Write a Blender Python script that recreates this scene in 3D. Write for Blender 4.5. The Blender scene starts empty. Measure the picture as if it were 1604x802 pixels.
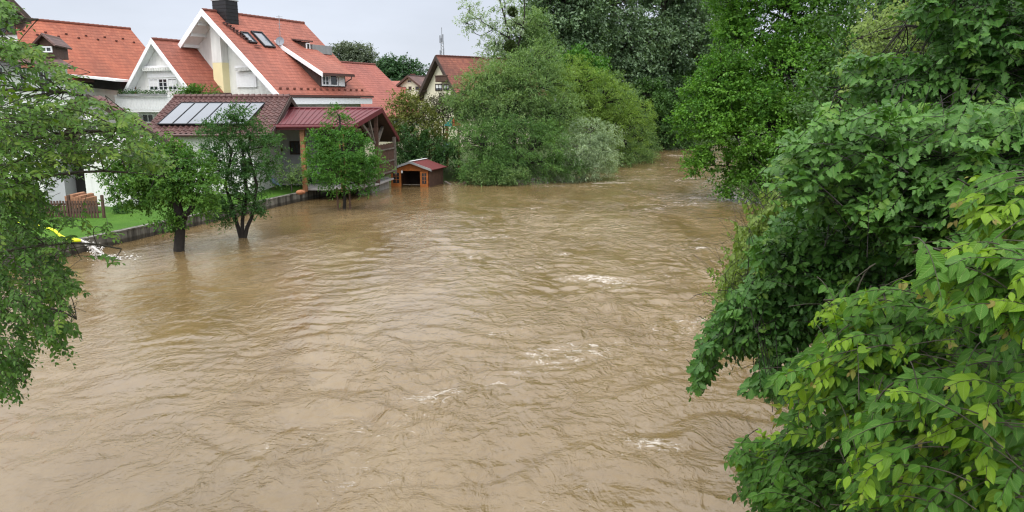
import bpy, math, random
import numpy as np
from mathutils import Vector, Matrix

random.seed(7)
R = np.random.default_rng(11)
scene = bpy.context.scene
COL = scene.collection

# ------------------------------------------------------------------ camera
CAM_H = 5.5
PITCH = math.radians(11.64)
FPX = 1170.0                      # focal length in pixels of a 1604 px wide picture
cam_data = bpy.data.cameras.new("camera")
cam_data.sensor_width = 36.0
cam_data.lens = FPX / 1604.0 * 36.0
cam_data.clip_start = 0.1
cam_data.clip_end = 3000.0
cam = bpy.data.objects.new("camera", cam_data)
cam.location = (0, 0, CAM_H)
cam.rotation_euler = (math.pi / 2 - PITCH, 0, 0)
COL.objects.link(cam)
scene.camera = cam

# ------------------------------------------------------------------ light and exposure
SUN_EL, SUN_AZ = 58.0, 205.0      # degrees; azimuth clockwise from +Y
sun_data = bpy.data.lights.new("sun", "SUN")
sun_data.energy = 1.1
sun_data.angle = math.radians(25)
sun_data.color = (1.0, 0.96, 0.9)
sun = bpy.data.objects.new("sun", sun_data)
_az, _el = math.radians(SUN_AZ), math.radians(SUN_EL)
_to = Vector((math.sin(_az) * math.cos(_el), math.cos(_az) * math.cos(_el), math.sin(_el)))
sun.rotation_euler = (-_to).to_track_quat('-Z', 'Y').to_euler()
COL.objects.link(sun)

world = bpy.data.worlds.new("World")
scene.world = world
world.use_nodes = True
nt = world.node_tree
nt.nodes.clear()
w_out = nt.nodes.new("ShaderNodeOutputWorld")
w_bg = nt.nodes.new("ShaderNodeBackground")
w_bg.inputs["Strength"].default_value = 0.1
sky = nt.nodes.new("ShaderNodeTexSky")
sky.sky_type = 'NISHITA'
sky.sun_disc = False
sky.sun_elevation = _el
sky.sun_rotation = _az
w_tc = nt.nodes.new("ShaderNodeTexCoord")
w_sep = nt.nodes.new("ShaderNodeSeparateXYZ")
nt.links.new(w_tc.outputs["Generated"], w_sep.inputs[0])
w_map = nt.nodes.new("ShaderNodeMapping")
w_map.inputs["Scale"].default_value = (1.0, 1.0, 3.0)
nt.links.new(w_tc.outputs["Generated"], w_map.inputs[0])
w_noise = nt.nodes.new("ShaderNodeTexNoise")
w_noise.inputs["Scale"].default_value = 2.6
w_noise.inputs["Detail"].default_value = 5.0
w_noise.inputs["Roughness"].default_value = 0.55
nt.links.new(w_map.outputs[0], w_noise.inputs["Vector"])
w_ramp = nt.nodes.new("ShaderNodeValToRGB")           # overcast: three times brighter overhead than at the horizon
w_ramp.color_ramp.elements[0].position = 0.0
w_ramp.color_ramp.elements[0].color = (8.1, 8.6, 9.6, 1)
w_ramp.color_ramp.elements[1].position = 1.0
w_ramp.color_ramp.elements[1].color = (25.0, 25.0, 25.0, 1)
_e = w_ramp.color_ramp.elements.new(0.15)
_e.color = (7.6, 8.2, 9.4, 1)
_e = w_ramp.color_ramp.elements.new(0.42)
_e.color = (16.0, 16.3, 17.0, 1)
nt.links.new(w_sep.outputs["Z"], w_ramp.inputs[0])
w_cl = nt.nodes.new("ShaderNodeMapRange")
w_cl.inputs["From Min"].default_value = 0.3
w_cl.inputs["From Max"].default_value = 0.7
w_cl.inputs["To Min"].default_value = 0.90
w_cl.inputs["To Max"].default_value = 1.10
nt.links.new(w_noise.outputs["Fac"], w_cl.inputs["Value"])
w_mul = nt.nodes.new("ShaderNodeVectorMath")
w_mul.operation = 'SCALE'
nt.links.new(w_ramp.outputs["Color"], w_mul.inputs[0])
# sky glow added on the sun's side, unseen, to brighten camera-facing walls and leaves
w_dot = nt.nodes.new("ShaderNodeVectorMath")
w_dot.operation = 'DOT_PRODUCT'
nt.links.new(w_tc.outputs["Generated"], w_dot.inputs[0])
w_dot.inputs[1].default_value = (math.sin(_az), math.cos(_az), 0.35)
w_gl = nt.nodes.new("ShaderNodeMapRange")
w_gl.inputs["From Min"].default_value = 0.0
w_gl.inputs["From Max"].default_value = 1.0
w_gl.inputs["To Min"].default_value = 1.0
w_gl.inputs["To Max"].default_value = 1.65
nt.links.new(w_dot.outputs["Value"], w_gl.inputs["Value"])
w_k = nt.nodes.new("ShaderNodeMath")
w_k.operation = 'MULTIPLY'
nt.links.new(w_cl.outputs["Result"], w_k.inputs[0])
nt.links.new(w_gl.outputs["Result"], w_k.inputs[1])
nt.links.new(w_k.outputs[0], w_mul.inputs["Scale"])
w_mix = nt.nodes.new("ShaderNodeMixRGB")
w_mix.inputs["Fac"].default_value = 0.92              # the cloud deck hides nearly all of the blue sky
nt.links.new(sky.outputs["Color"], w_mix.inputs["Color1"])
nt.links.new(w_mul.outputs[0], w_mix.inputs["Color2"])
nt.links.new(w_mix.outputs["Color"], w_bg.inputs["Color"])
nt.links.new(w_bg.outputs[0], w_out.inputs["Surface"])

vs = scene.view_settings
vs.view_transform = 'Standard'
vs.look = 'None'
vs.exposure = 0.0
vs.gamma = 1.0
vs.use_curve_mapping = False
scene.cycles.use_denoising = True
scene.cycles.use_adaptive_sampling = False
scene.cycles.caustics_reflective = False
scene.cycles.caustics_refractive = False
scene.cycles.blur_glossy = 1.0
scene.cycles.max_bounces = 9
scene.cycles.diffuse_bounces = 5
scene.cycles.glossy_bounces = 3
scene.cycles.transmission_bounces = 4
scene.cycles.sample_clamp_indirect = 8.0
scene.cycles.filter_width = 1.2

# ------------------------------------------------------------------ helpers
CT, ST = math.cos(PITCH), math.sin(PITCH)
CAM = np.array([0, 0, CAM_H])


def ray(px, py):
    u, v = (px - 802.0) / FPX, (401.0 - py) / FPX
    return np.array([u, CT + v * ST, -ST + v * CT])


def at(px, py, Y):
    """world point seen at a photo pixel, Y metres ahead"""
    r = ray(px, py)
    return CAM + r * (Y / r[1])


def on_plane(px, py, p, n):
    r = ray(px, py)
    t = np.dot(np.asarray(p) - CAM, n) / np.dot(r, n)
    return CAM + r * t


def on_z(px, py, z):
    r = ray(px, py)
    return CAM + r * ((z - CAM_H) / r[2])


def nrm(a):
    a = np.asarray(a, float)
    return a / (np.linalg.norm(a, axis=-1, keepdims=True) + 1e-9)


def org(parent):
    o, p = np.zeros(3), parent
    while p is not None:
        o = o + np.array(p.location)
        p = p.parent
    return o


def mesh_np(name, verts, faces, mat, parent=None, attrs=None, smooth=False):
    """faces: list of (M,k) integer arrays"""
    verts = np.asarray(verts, float) - org(parent)
    me = bpy.data.meshes.new(name)
    faces = [np.asarray(f, dtype=np.int32) for f in faces if len(f)]
    nl = sum(f.size for f in faces)
    npoly = sum(len(f) for f in faces)
    me.vertices.add(len(verts))
    me.vertices.foreach_set("co", verts.astype(np.float32).ravel())
    me.loops.add(nl)
    me.loops.foreach_set("vertex_index", np.concatenate([f.ravel() for f in faces]))
    me.polygons.add(npoly)
    sizes = np.concatenate([np.full(len(f), f.shape[1], dtype=np.int32) for f in faces])
    starts = np.concatenate([[0], np.cumsum(sizes)[:-1]]).astype(np.int32)
    me.polygons.foreach_set("loop_start", starts)
    me.update(calc_edges=True)
    me.polygons.foreach_set("use_smooth", np.full(npoly, bool(smooth)))
    for k, a in (attrs or {}).items():
        a = np.asarray(a, dtype=np.float32)
        if a.ndim == 1:
            at_ = me.attributes.new(k, 'FLOAT', 'POINT')
            at_.data.foreach_set("value", a)
        else:
            at_ = me.attributes.new(k, 'FLOAT_VECTOR', 'POINT')
            at_.data.foreach_set("vector", a.ravel())
    me.validate()
    if mat is not None:
        me.materials.append(mat)
    o = bpy.data.objects.new(name, me)
    COL.objects.link(o)
    if parent is not None:
        o.parent = parent
    return o


class MB:
    """collects shapes, links them as ONE mesh object"""
    def __init__(self):
        self.v, self.f, self.n = [], {}, 0
        self.uv = []

    def add(self, v, faces, uv=None):
        v = np.asarray(v, float)
        for f in faces:
            self.f.setdefault(len(f), []).append([i + self.n for i in f])
        self.v.append(v)
        self.uv.append(np.zeros((len(v), 3)) if uv is None else np.asarray(uv, float))
        self.n += len(v)
        return self

    def box(self, c, size, X=(1, 0, 0), Y=(0, 1, 0), Z=(0, 0, 1)):
        c, X, Y, Z = np.asarray(c, float), nrm(X), nrm(Y), nrm(Z)
        h = np.asarray(size, float) / 2
        v = [c + X * h[0] * a + Y * h[1] * b + Z * h[2] * d for d in (-1, 1) for b in (-1, 1) for a in (-1, 1)]
        return self.add(v, [(0, 2, 3, 1), (4, 5, 7, 6), (0, 1, 5, 4), (2, 6, 7, 3), (0, 4, 6, 2), (1, 3, 7, 5)])

    def beam(self, a, b, w, h, up=(0, 0, 1)):
        a, b = np.asarray(a, float), np.asarray(b, float)
        d = nrm(b - a)
        s = np.cross(d, up)
        if np.linalg.norm(s) < 1e-3:
            s = np.cross(d, (0, 1, 0))
        s = nrm(s)
        u = np.cross(s, d)
        return self.box((a + b) / 2, (np.linalg.norm(b - a), w, h), d, s, u)

    def prism(self, pts, ext):
        """flat polygon pushed along ext"""
        p = np.asarray(pts, float)
        n = len(p)
        v = np.vstack([p, p + np.asarray(ext, float)])
        fs = [tuple(range(n - 1, -1, -1)), tuple(range(n, 2 * n))]
        fs += [(i, (i + 1) % n, n + (i + 1) % n, n + i) for i in range(n)]
        return self.add(v, fs)

    def tube(self, pts, rad, sides=8, cap=True):
        p = np.asarray(pts, float)
        n = len(p)
        rad = np.broadcast_to(np.asarray(rad, float), (n,))
        t = np.gradient(p, axis=0) if n > 2 else np.tile(p[1] - p[0], (2, 1))
        t = nrm(t)
        ref = np.array([0.31, 0.17, 0.93]) if abs(t[0][2]) < 0.9 else np.array([1.0, 0.1, 0.0])
        vs_ = []
        for i in range(n):
            s = nrm(np.cross(t[i], ref))
            u = np.cross(s, t[i])
            for k in range(sides):
                a = 2 * math.pi * k / sides
                vs_.append(p[i] + rad[i] * (math.cos(a) * s + math.sin(a) * u))
        fs = [(i * sides + k, i * sides + (k + 1) % sides, (i + 1) * sides + (k + 1) % sides, (i + 1) * sides + k)
              for i in range(n - 1) for k in range(sides)]
        if cap:
            fs += [tuple(range(sides - 1, -1, -1)), tuple((n - 1) * sides + k for k in range(sides))]
        return self.add(vs_, fs)

    def ellipsoid(self, c, r, seg=12, rings=8, X=(1, 0, 0), Y=(0, 1, 0), Z=(0, 0, 1)):
        c, X, Y, Z = np.asarray(c, float), nrm(X), nrm(Y), nrm(Z)
        v = [c + Z * r[2]]
        for i in range(1, rings):
            ph = math.pi * i / rings
            for k in range(seg):
                th = 2 * math.pi * k / seg
                v.append(c + X * r[0] * math.sin(ph) * math.cos(th) + Y * r[1] * math.sin(ph) * math.sin(th) + Z * r[2] * math.cos(ph))
        v.append(c - Z * r[2])
        fs = [(0, 1 + k, 1 + (k + 1) % seg) for k in range(seg)]
        for i in range(rings - 2):
            a = 1 + i * seg
            fs += [(a + k, a + seg + k, a + seg + (k + 1) % seg, a + (k + 1) % seg) for k in range(seg)]
        a, e = 1 + (rings - 2) * seg, len(v) - 1
        fs += [(a + k, e, a + (k + 1) % seg) for k in range(seg)]
        return self.add(v, fs)

    def build(self, name, mat, parent=None, smooth=False, uv=False):
        return mesh_np(name, np.vstack(self.v), [np.array(f) for f in self.f.values()], mat, parent,
                       {'ruv': np.vstack(self.uv)} if uv else None, smooth)


def tag(o, label=None, cat=None, group=None, kind=None):
    if label:
        o['label'] = label
    if cat:
        o['category'] = cat
    if group:
        o['group'] = group
    if kind:
        o['kind'] = kind
    return o


def thing(name, label, cat, loc=(0, 0, 0), group=None):
    o = bpy.data.objects.new(name, None)
    o.empty_display_size = 0.3
    o.location = [float(c) for c in loc]
    COL.objects.link(o)
    return tag(o, label, cat, group)


# ------------------------------------------------------------------ materials
def mat_base(name):
    m = bpy.data.materials.new(name)
    m.use_nodes = True
    n = m.node_tree
    b = n.nodes["Principled BSDF"]
    return m, n, b


def ramp(n, fac, stops):
    r = n.nodes.new("ShaderNodeValToRGB")
    e = r.color_ramp.elements
    while len(e) < len(stops):
        e.new(0.5)
    for i, (p, c) in enumerate(stops):
        e[i].position = p
        e[i].color = (*c, 1)
    n.links.new(fac, r.inputs[0])
    return r.outputs[0]


def noise(n, scale, detail=4, rough=0.55, vec=None, distort=0.0, mapping=None):
    t = n.nodes.new("ShaderNodeTexNoise")
    t.inputs["Scale"].default_value = scale
    t.inputs["Detail"].default_value = detail
    t.inputs["Roughness"].default_value = rough
    t.inputs["Distortion"].default_value = distort
    if vec is None:
        tc = n.nodes.new("ShaderNodeTexCoord")
        vec = tc.outputs["Object"]
    if mapping is not None:
        mp = n.nodes.new("ShaderNodeMapping")
        mp.inputs["Scale"].default_value = mapping[0]
        if len(mapping) > 1:
            mp.inputs["Rotation"].default_value = mapping[1]
        n.links.new(vec, mp.inputs[0])
        vec = mp.outputs[0]
    n.links.new(vec, t.inputs["Vector"])
    return t.outputs["Fac"]


def mathn(n, op, a, b=None, clamp=False):
    m = n.nodes.new("ShaderNodeMath")
    m.operation = op
    m.use_clamp = clamp
    for i, x in enumerate((a, b)):
        if x is None:
            continue
        if isinstance(x, (int, float)):
            m.inputs[i].default_value = x
        else:
            n.links.new(x, m.inputs[i])
    return m.outputs[0]


def bump(n, height, strength=0.5, dist=0.02, normal=None):
    b = n.nodes.new("ShaderNodeBump")
    b.inputs["Strength"].default_value = strength
    b.inputs["Distance"].default_value = dist
    n.links.new(height, b.inputs["Height"])
    if normal is not None:
        n.links.new(normal, b.inputs["Normal"])
    return b.outputs[0]


def mixc(n, fac, c1, c2, mode='MIX'):
    m = n.nodes.new("ShaderNodeMixRGB")
    m.blend_type = mode
    for i, x in ((0, fac), (1, c1), (2, c2)):
        if isinstance(x, (int, float)):
            m.inputs[i].default_value = x
        elif isinstance(x, tuple):
            m.inputs[i].default_value = (*x, 1)
        else:
            n.links.new(x, m.inputs[i])
    return m.outputs[0]


def plain(name, c, rough=0.6, var=0.12, scale=3.0, metallic=0.0, spec=0.4, bumpk=0.0, streak=0.0):
    m, n, b = mat_base(name)
    f = noise(n, scale, 6, 0.6)
    dark = tuple(x * (1 - var) for x in c)
    light = tuple(min(1, x * (1 + var)) for x in c)
    col = ramp(n, f, [(0.3, dark), (0.7, light)])
    if streak:
        s = noise(n, 1.0, 5, 0.65, mapping=((2.2, 2.2, 0.22),))
        k = ramp(n, s, [(0.45, (1, 1, 1)), (0.75, (1 - streak,) * 3)])
        col = mixc(n, 1.0, col, k, 'MULTIPLY')
    n.links.new(col, b.inputs["Base Color"])
    b.inputs["Roughness"].default_value = rough
    b.inputs["Metallic"].default_value = metallic
    b.inputs["Specular IOR Level"].default_value = spec
    if bumpk:
        n.links.new(bump(n, noise(n, scale * 8, 4), bumpk, 0.01), b.inputs["Normal"])
    return m


def tiles(name, c_dark, c_light, course=0.33, tile=0.25, dirt=0.35, rough=0.75):
    """plain tile roof: courses up the slope, staggered tiles, weathering"""
    m, n, b = mat_base(name)
    a = n.nodes.new("ShaderNodeAttribute")
    a.attribute_name = "ruv"
    br = n.nodes.new("ShaderNodeTexBrick")
    br.offset = 0.5
    br.inputs["Scale"].default_value = 1.0
    br.inputs["Brick Width"].default_value = tile
    br.inputs["Row Height"].default_value = course
    br.inputs["Mortar Size"].default_value = 0.004
    br.inputs["Mortar Smooth"].default_value = 0.4
    br.inputs["Bias"].default_value = 0.0
    br.inputs["Color1"].default_value = (*c_dark, 1)
    br.inputs["Color2"].default_value = (*c_light, 1)
    br.inputs["Mortar"].default_value = (*[x * 0.68 for x in c_dark], 1)
    n.links.new(a.outputs["Vector"], br.inputs["Vector"])
    big = noise(n, 0.5, 6, 0.65, a.outputs["Vector"], mapping=((1.0, 0.35, 1.0),))
    k = ramp(n, big, [(0.35, (1.08, 1.05, 1.0)), (0.72, (1 - dirt, 1 - dirt * 0.95, 1 - dirt * 0.85))])
    col = mixc(n, 1.0, br.outputs["Color"], k, 'MULTIPLY')
    spots = ramp(n, noise(n, 7.0, 4, 0.6, a.outputs["Vector"]), [(0.62, (1, 1, 1)), (0.74, (0.72, 0.72, 0.66))])
    col = mixc(n, 0.6, col, spots, 'MULTIPLY')
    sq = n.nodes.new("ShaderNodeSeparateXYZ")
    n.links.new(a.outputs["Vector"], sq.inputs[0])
    gap = mathn(n, 'LESS_THAN', mathn(n, 'FRACT', mathn(n, 'DIVIDE', sq.outputs["Y"], course)), 0.14)  # course joint; shade under the tile edges is painted into this dark line
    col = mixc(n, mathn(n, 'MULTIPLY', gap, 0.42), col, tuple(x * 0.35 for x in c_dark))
    n.links.new(col, b.inputs["Base Color"])
    b.inputs["Roughness"].default_value = rough
    # saw-tooth courses
    sep = n.nodes.new("ShaderNodeSeparateXYZ")
    n.links.new(a.outputs["Vector"], sep.inputs[0])
    saw = mathn(n, 'FRACT', mathn(n, 'DIVIDE', sep.outputs["Y"], course))
    h = mathn(n, 'SUBTRACT', mathn(n, 'MULTIPLY', saw, -1.0), mathn(n, 'MULTIPLY', br.outputs["Fac"], 0.3))
    n.links.new(bump(n, h, 0.9, 0.04), b.inputs["Normal"])
    return m


def leafmat(name, c1, c2, young=None, trans=0.3, rough=0.42, pleat=0.0, spec=0.22):
    m, n, b = mat_base(name)
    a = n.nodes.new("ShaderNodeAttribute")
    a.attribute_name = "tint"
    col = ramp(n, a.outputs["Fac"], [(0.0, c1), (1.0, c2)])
    if young:
        y = n.nodes.new("ShaderNodeAttribute")
        y.attribute_name = "young"
        yc = ramp(n, y.outputs["Fac"], [(0.0, (0, 0, 0)), (0.35, (0, 0, 0)), (0.6, (1, 1, 1))])
        yb = ramp(n, y.outputs["Fac"], [(0.55, young[0]), (0.9, young[0]), (1.0, young[1])])
        col = mixc(n, yc, col, yb)
    if pleat:
        uv = n.nodes.new("ShaderNodeAttribute")
        uv.attribute_name = "luv"
        sp = n.nodes.new("ShaderNodeSeparateXYZ")
        n.links.new(uv.outputs["Vector"], sp.inputs[0])
        av = mathn(n, 'ABSOLUTE', sp.outputs["Y"])
        ph = mathn(n, 'SUBTRACT', mathn(n, 'MULTIPLY', sp.outputs["X"], 62.0), mathn(n, 'MULTIPLY', av, 40.0))
        w = mathn(n, 'SINE', ph)
        rib = mathn(n, 'MULTIPLY', mathn(n, 'LESS_THAN', av, 0.035), 1.0)
        rc = mixc(n, mathn(n, 'MULTIPLY', rib, 0.22), col, (0.30, 0.38, 0.12))
        col = mixc(n, mathn(n, 'MULTIPLY', mathn(n, 'GREATER_THAN', w, 0.75), 0.12), rc, (0.25, 0.34, 0.1))
        n.links.new(bump(n, w, pleat, 0.004), b.inputs["Normal"])
    n.links.new(col, b.inputs["Base Color"])
    b.inputs["Roughness"].default_value = rough
    b.inputs["Specular IOR Level"].default_value = spec
    tr = n.nodes.new("ShaderNodeBsdfTranslucent")
    tc = mixc(n, 1.0, col, (1.25, 1.35, 0.5), 'MULTIPLY')
    n.links.new(tc, tr.inputs["Color"])
    mx = n.nodes.new("ShaderNodeMixShader")
    mx.inputs[0].default_value = trans
    n.links.new(b.outputs[0], mx.inputs[1])
    n.links.new(tr.outputs[0], mx.inputs[2])
    n.links.new(mx.outputs[0], n.nodes["Material Output"].inputs["Surface"])
    return m


M = {}
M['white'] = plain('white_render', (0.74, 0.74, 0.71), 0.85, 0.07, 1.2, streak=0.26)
M['white_wood'] = plain('white_painted_wood', (0.80, 0.81, 0.82), 0.5, 0.05, 5)
M['cream'] = plain('cream_render', (0.72, 0.66, 0.50), 0.85, 0.06, 1.0, streak=0.1)
M['yellow'] = plain('pale_yellow_render', (0.78, 0.70, 0.42), 0.85, 0.05, 1.0)
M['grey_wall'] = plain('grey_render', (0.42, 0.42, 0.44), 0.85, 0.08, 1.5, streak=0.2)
M['dark_wood'] = plain('dark_brown_wood', (0.045, 0.028, 0.022), 0.7, 0.3, 6)
M['brown_wood'] = plain('brown_wood', (0.085, 0.045, 0.032), 0.75, 0.3, 6, streak=0.3)
M['old_wood'] = plain('weathered_wood', (0.14, 0.12, 0.10), 0.85, 0.35, 6, streak=0.4)
M['orange_wood'] = plain('orange_stained_wood', (0.42, 0.14, 0.035), 0.5, 0.25, 6, streak=0.25)
M['post_wood'] = plain('honey_coloured_wood', (0.29, 0.13, 0.06), 0.6, 0.25, 6, streak=0.2)
M['black'] = plain('black_cladding', (0.012, 0.012, 0.014), 0.55, 0.3, 4)
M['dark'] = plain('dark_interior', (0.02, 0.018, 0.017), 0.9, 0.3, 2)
M['gutter'] = plain('brown_gutter', (0.09, 0.045, 0.04), 0.4, 0.1, 4)
M['metal'] = plain('grey_metal', (0.35, 0.36, 0.38), 0.4, 0.1, 4, metallic=0.6)
M['dish'] = plain('grey_dish', (0.22, 0.23, 0.26), 0.5, 0.08, 4)
M['zinc'] = plain('zinc_sheet', (0.30, 0.31, 0.31), 0.5, 0.15, 1.5, streak=0.25)
M['copper'] = plain('copper_strip', (0.30, 0.10, 0.04), 0.5, 0.2, 4)
M['concrete'] = None
M['pale_concrete'] = plain('pale_concrete', (0.33, 0.32, 0.29), 0.9, 0.2, 2, bumpk=0.3, streak=0.35)
M['terrace'] = plain('terrace_paving', (0.30, 0.29, 0.28), 0.85, 0.12, 2)
M['red_metal'] = plain('dark_red_sheet_metal', (0.115, 0.020, 0.026), 0.5, 0.15, 1.2, spec=0.35)
M['red_felt'] = plain('red_roof_felt', (0.125, 0.026, 0.026), 0.9, 0.2, 10)
M['teal'] = plain('teal_fabric', (0.02, 0.27, 0.24), 0.6, 0.1, 4)
M['orange_cloth'] = plain('orange_fabric', (0.55, 0.12, 0.05), 0.6, 0.1, 4)
M['blue_plastic'] = plain('grey_blue_plastic', (0.16, 0.24, 0.36), 0.35, 0.1, 4)
M['hose'] = plain('yellow_hose', (0.68, 0.76, 0.015), 0.5, 0.08, 6)
M['terracotta'] = plain('terracotta', (0.36, 0.15, 0.075), 0.8, 0.15, 8)
M['heron'] = plain('slate_blue_plumage', (0.12, 0.17, 0.24), 0.6, 0.2, 12)
M['bark'] = plain('dark_wet_bark', (0.020, 0.016, 0.013), 0.85, 0.45, 9, bumpk=0.6)
M['bark_grey'] = plain('grey_bark', (0.10, 0.085, 0.07), 0.85, 0.4, 8, bumpk=0.6)
M['twig'] = plain('brown_twig', (0.038, 0.033, 0.020), 0.75, 0.3, 20)
M['curtain'] = plain('white_curtain', (0.7, 0.7, 0.7), 0.9, 0.1, 8)
M['planks'] = plain('stacked_orange_tiles', (0.30, 0.15, 0.085), 0.85, 0.35, 5)

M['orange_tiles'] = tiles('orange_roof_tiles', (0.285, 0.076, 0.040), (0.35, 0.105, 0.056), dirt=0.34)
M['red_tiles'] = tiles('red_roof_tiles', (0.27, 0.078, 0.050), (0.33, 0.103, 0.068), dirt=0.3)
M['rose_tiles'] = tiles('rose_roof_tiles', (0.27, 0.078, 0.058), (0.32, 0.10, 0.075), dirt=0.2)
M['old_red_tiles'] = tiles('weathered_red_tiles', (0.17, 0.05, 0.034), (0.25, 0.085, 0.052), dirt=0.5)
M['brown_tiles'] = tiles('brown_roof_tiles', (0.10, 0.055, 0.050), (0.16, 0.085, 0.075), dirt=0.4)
M['pantile'] = plain('maroon_pantiles', (0.105, 0.052, 0.047), 0.6, 0.35, 2.5, spec=0.35)


def glass_mat():
    m, n, b = mat_base('window_glass')
    b.inputs["Base Color"].default_value = (0.025, 0.03, 0.035, 1)
    b.inputs["Roughness"].default_value = 0.04
    b.inputs["Specular IOR Level"].default_value = 0.6
    return m


def panel_mat():
    m, n, b = mat_base('solar_collector_glass')
    f = noise(n, 0.8, 3)
    n.links.new(ramp(n, f, [(0.3, (0.075, 0.09, 0.115)), (0.7, (0.10, 0.12, 0.15))]), b.inputs["Base Color"])
    b.inputs["Roughness"].default_value = 0.12
    b.inputs["Specular IOR Level"].default_value = 0.6
    b.inputs["Coat Weight"].default_value = 1.0
    b.inputs["Coat Roughness"].default_value = 0.03
    b.inputs["Coat IOR"].default_value = 1.45
    return m


def concrete_mat():
    m, n, b = mat_base('stained_concrete')
    f = noise(n, 2.0, 6, 0.65)
    base = ramp(n, f, [(0.3, (0.15, 0.145, 0.125)), (0.7, (0.26, 0.25, 0.22))])
    s = noise(n, 1.0, 6, 0.7, mapping=((3.2, 3.2, 0.30),))
    k = ramp(n, s, [(0.42, (1, 1, 1)), (0.60, (0.16, 0.15, 0.135))])
    tc = n.nodes.new("ShaderNodeTexCoord")
    sp = n.nodes.new("ShaderNodeSeparateXYZ")
    n.links.new(tc.outputs["Object"], sp.inputs[0])
    hz = mathn(n, 'ADD', sp.outputs["Z"], mathn(n, 'MULTIPLY', noise(n, 3.0, 4), 0.16))
    wet = ramp(n, hz, [(0.20, (0.42, 0.38, 0.33)), (0.27, (1, 1, 1))])
    n.links.new(mixc(n, 1.0, mixc(n, 1.0, base, k, 'MULTIPLY'), wet, 'MULTIPLY'), b.inputs["Base Color"])
    b.inputs["Roughness"].default_value = 0.8
    n.links.new(bump(n, noise(n, 14, 5), 0.4, 0.02), b.inputs["Normal"])
    return m


def grass_mat(name, c1, c2, scale=1.2):
    m, n, b = mat_base(name)
    f = noise(n, scale, 6, 0.7)
    f2 = noise(n, 22, 4, 0.7)
    col = ramp(n, f, [(0.3, c1), (0.7, c2)])
    k = ramp(n, f2, [(0.35, (0.72, 0.75, 0.7)), (0.7, (1.15, 1.12, 1.0))])
    n.links.new(mixc(n, 1.0, col, k, 'MULTIPLY'), b.inputs["Base Color"])
    b.inputs["Roughness"].default_value = 0.85
    b.inputs["Specular IOR Level"].default_value = 0.2
    n.links.new(bump(n, noise(n, 40, 3), 0.8, 0.05), b.inputs["Normal"])
    return m


def foam_mat():
    m, n, b = mat_base('white_water')
    b.inputs["Base Color"].default_value = (0.62, 0.60, 0.57, 1)
    b.inputs["Roughness"].default_value = 0.3
    return m


def water_mat():
    m, n, b = mat_base('muddy_water')
    tc = n.nodes.new("ShaderNodeTexCoord")
    vec = tc.outputs["Object"]
    fl = ((1.0, 0.45, 1.0), (0, 0, math.radians(-14)))
    # clouds of silt drawn out by the current
    silt = noise(n, 0.22, 5, 0.6, vec, 1.2, mapping=fl)
    fine = noise(n, 2.2, 5, 0.65, vec, 0.8, mapping=fl)
    col = ramp(n, silt, [(0.28, (0.132, 0.085, 0.034)), (0.5, (0.178, 0.122, 0.056)), (0.75, (0.222, 0.162, 0.086))])
    col = mixc(n, 1.0, col, ramp(n, fine, [(0.3, (0.92, 0.91, 0.90)), (0.7, (1.06, 1.06, 1.05))]), 'MULTIPLY')
    # scraps of foam in the rough water
    cell = noise(n, 5.0, 9, 0.80, vec, 1.0, mapping=((0.8, 1.0, 1.0), (0, 0, math.radians(20))))
    patch = noise(n, 0.42, 3, 0.5, vec, 0.6, mapping=((0.8, 1.2, 1.0),))
    att = n.nodes.new("ShaderNodeAttribute")
    att.attribute_name = "rough"
    pk = mathn(n, 'MULTIPLY', mathn(n, 'SUBTRACT', patch, 0.40, True), att.outputs["Fac"])
    fm = mathn(n, 'ADD', cell, mathn(n, 'MULTIPLY', pk, 0.98))
    fa_ = n.nodes.new("ShaderNodeAttribute")
    fa_.attribute_name = "foamy"
    fm = mathn(n, 'ADD', fm, mathn(n, 'MULTIPLY', fa_.outputs["Fac"], 0.135))
    foam = ramp(n, fm, [(0.70, (0, 0, 0)), (0.85, (1, 1, 1))])
    col = mixc(n, mathn(n, 'MULTIPLY', foam, 0.66), col, (0.66, 0.62, 0.56))
    n.links.new(col, b.inputs["Base Color"])
    n.links.new(mathn(n, 'ADD', mathn(n, 'MULTIPLY', foam, 0.5), 0.045), b.inputs["Roughness"])
    b.inputs["IOR"].default_value = 1.62
    b.inputs["Specular IOR Level"].default_value = 0.5
    r1 = noise(n, 1.35, 5, 0.56, vec, 1.2, mapping=((1.0, 0.9, 1.0), (0, 0, math.radians(-12))))
    r2 = noise(n, 5.2, 4, 0.6, vec, 1.0, mapping=((1.0, 1.0, 1.0), (0, 0, math.radians(14))))
    r3 = noise(n, 1.1, 4, 0.5, vec, 1.8, mapping=((1.15, 0.7, 1.0), (0, 0, math.radians(25))))
    ridge = mathn(n, 'MULTIPLY', mathn(n, 'ABSOLUTE', mathn(n, 'SUBTRACT', r3, 0.5)), -1.6)
    h = mathn(n, 'ADD', mathn(n, 'ADD', r1, mathn(n, 'MULTIPLY', r2, 0.42)), ridge)
    slick = ramp(n, noise(n, 0.33, 3, 0.5, vec, 1.5, mapping=((1.0, 0.55, 1.0), (0, 0, math.radians(-20)))), [(0.36, (0.35, 0.35, 0.35)), (0.62, (1.2, 1.2, 1.2))])
    h = mathn(n, 'MULTIPLY', h, slick)
    k = mathn(n, 'ADD', mathn(n, 'MULTIPLY', att.outputs["Fac"], 0.95), 0.08)
    n.links.new(bump(n, mathn(n, 'MULTIPLY', h, k), 1.0, 0.115), b.inputs["Normal"])
    return m


M['glass'] = glass_mat()
M['panel'] = panel_mat()
M['concrete'] = concrete_mat()
M['foam'] = foam_mat()
M['water'] = water_mat()
M['lawn'] = grass_mat('lawn_grass', (0.046, 0.132, 0.012), (0.090, 0.200, 0.022), 0.6)
M['meadow'] = grass_mat('bank_grass', (0.045, 0.075, 0.02), (0.075, 0.11, 0.035), 0.3)

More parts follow.
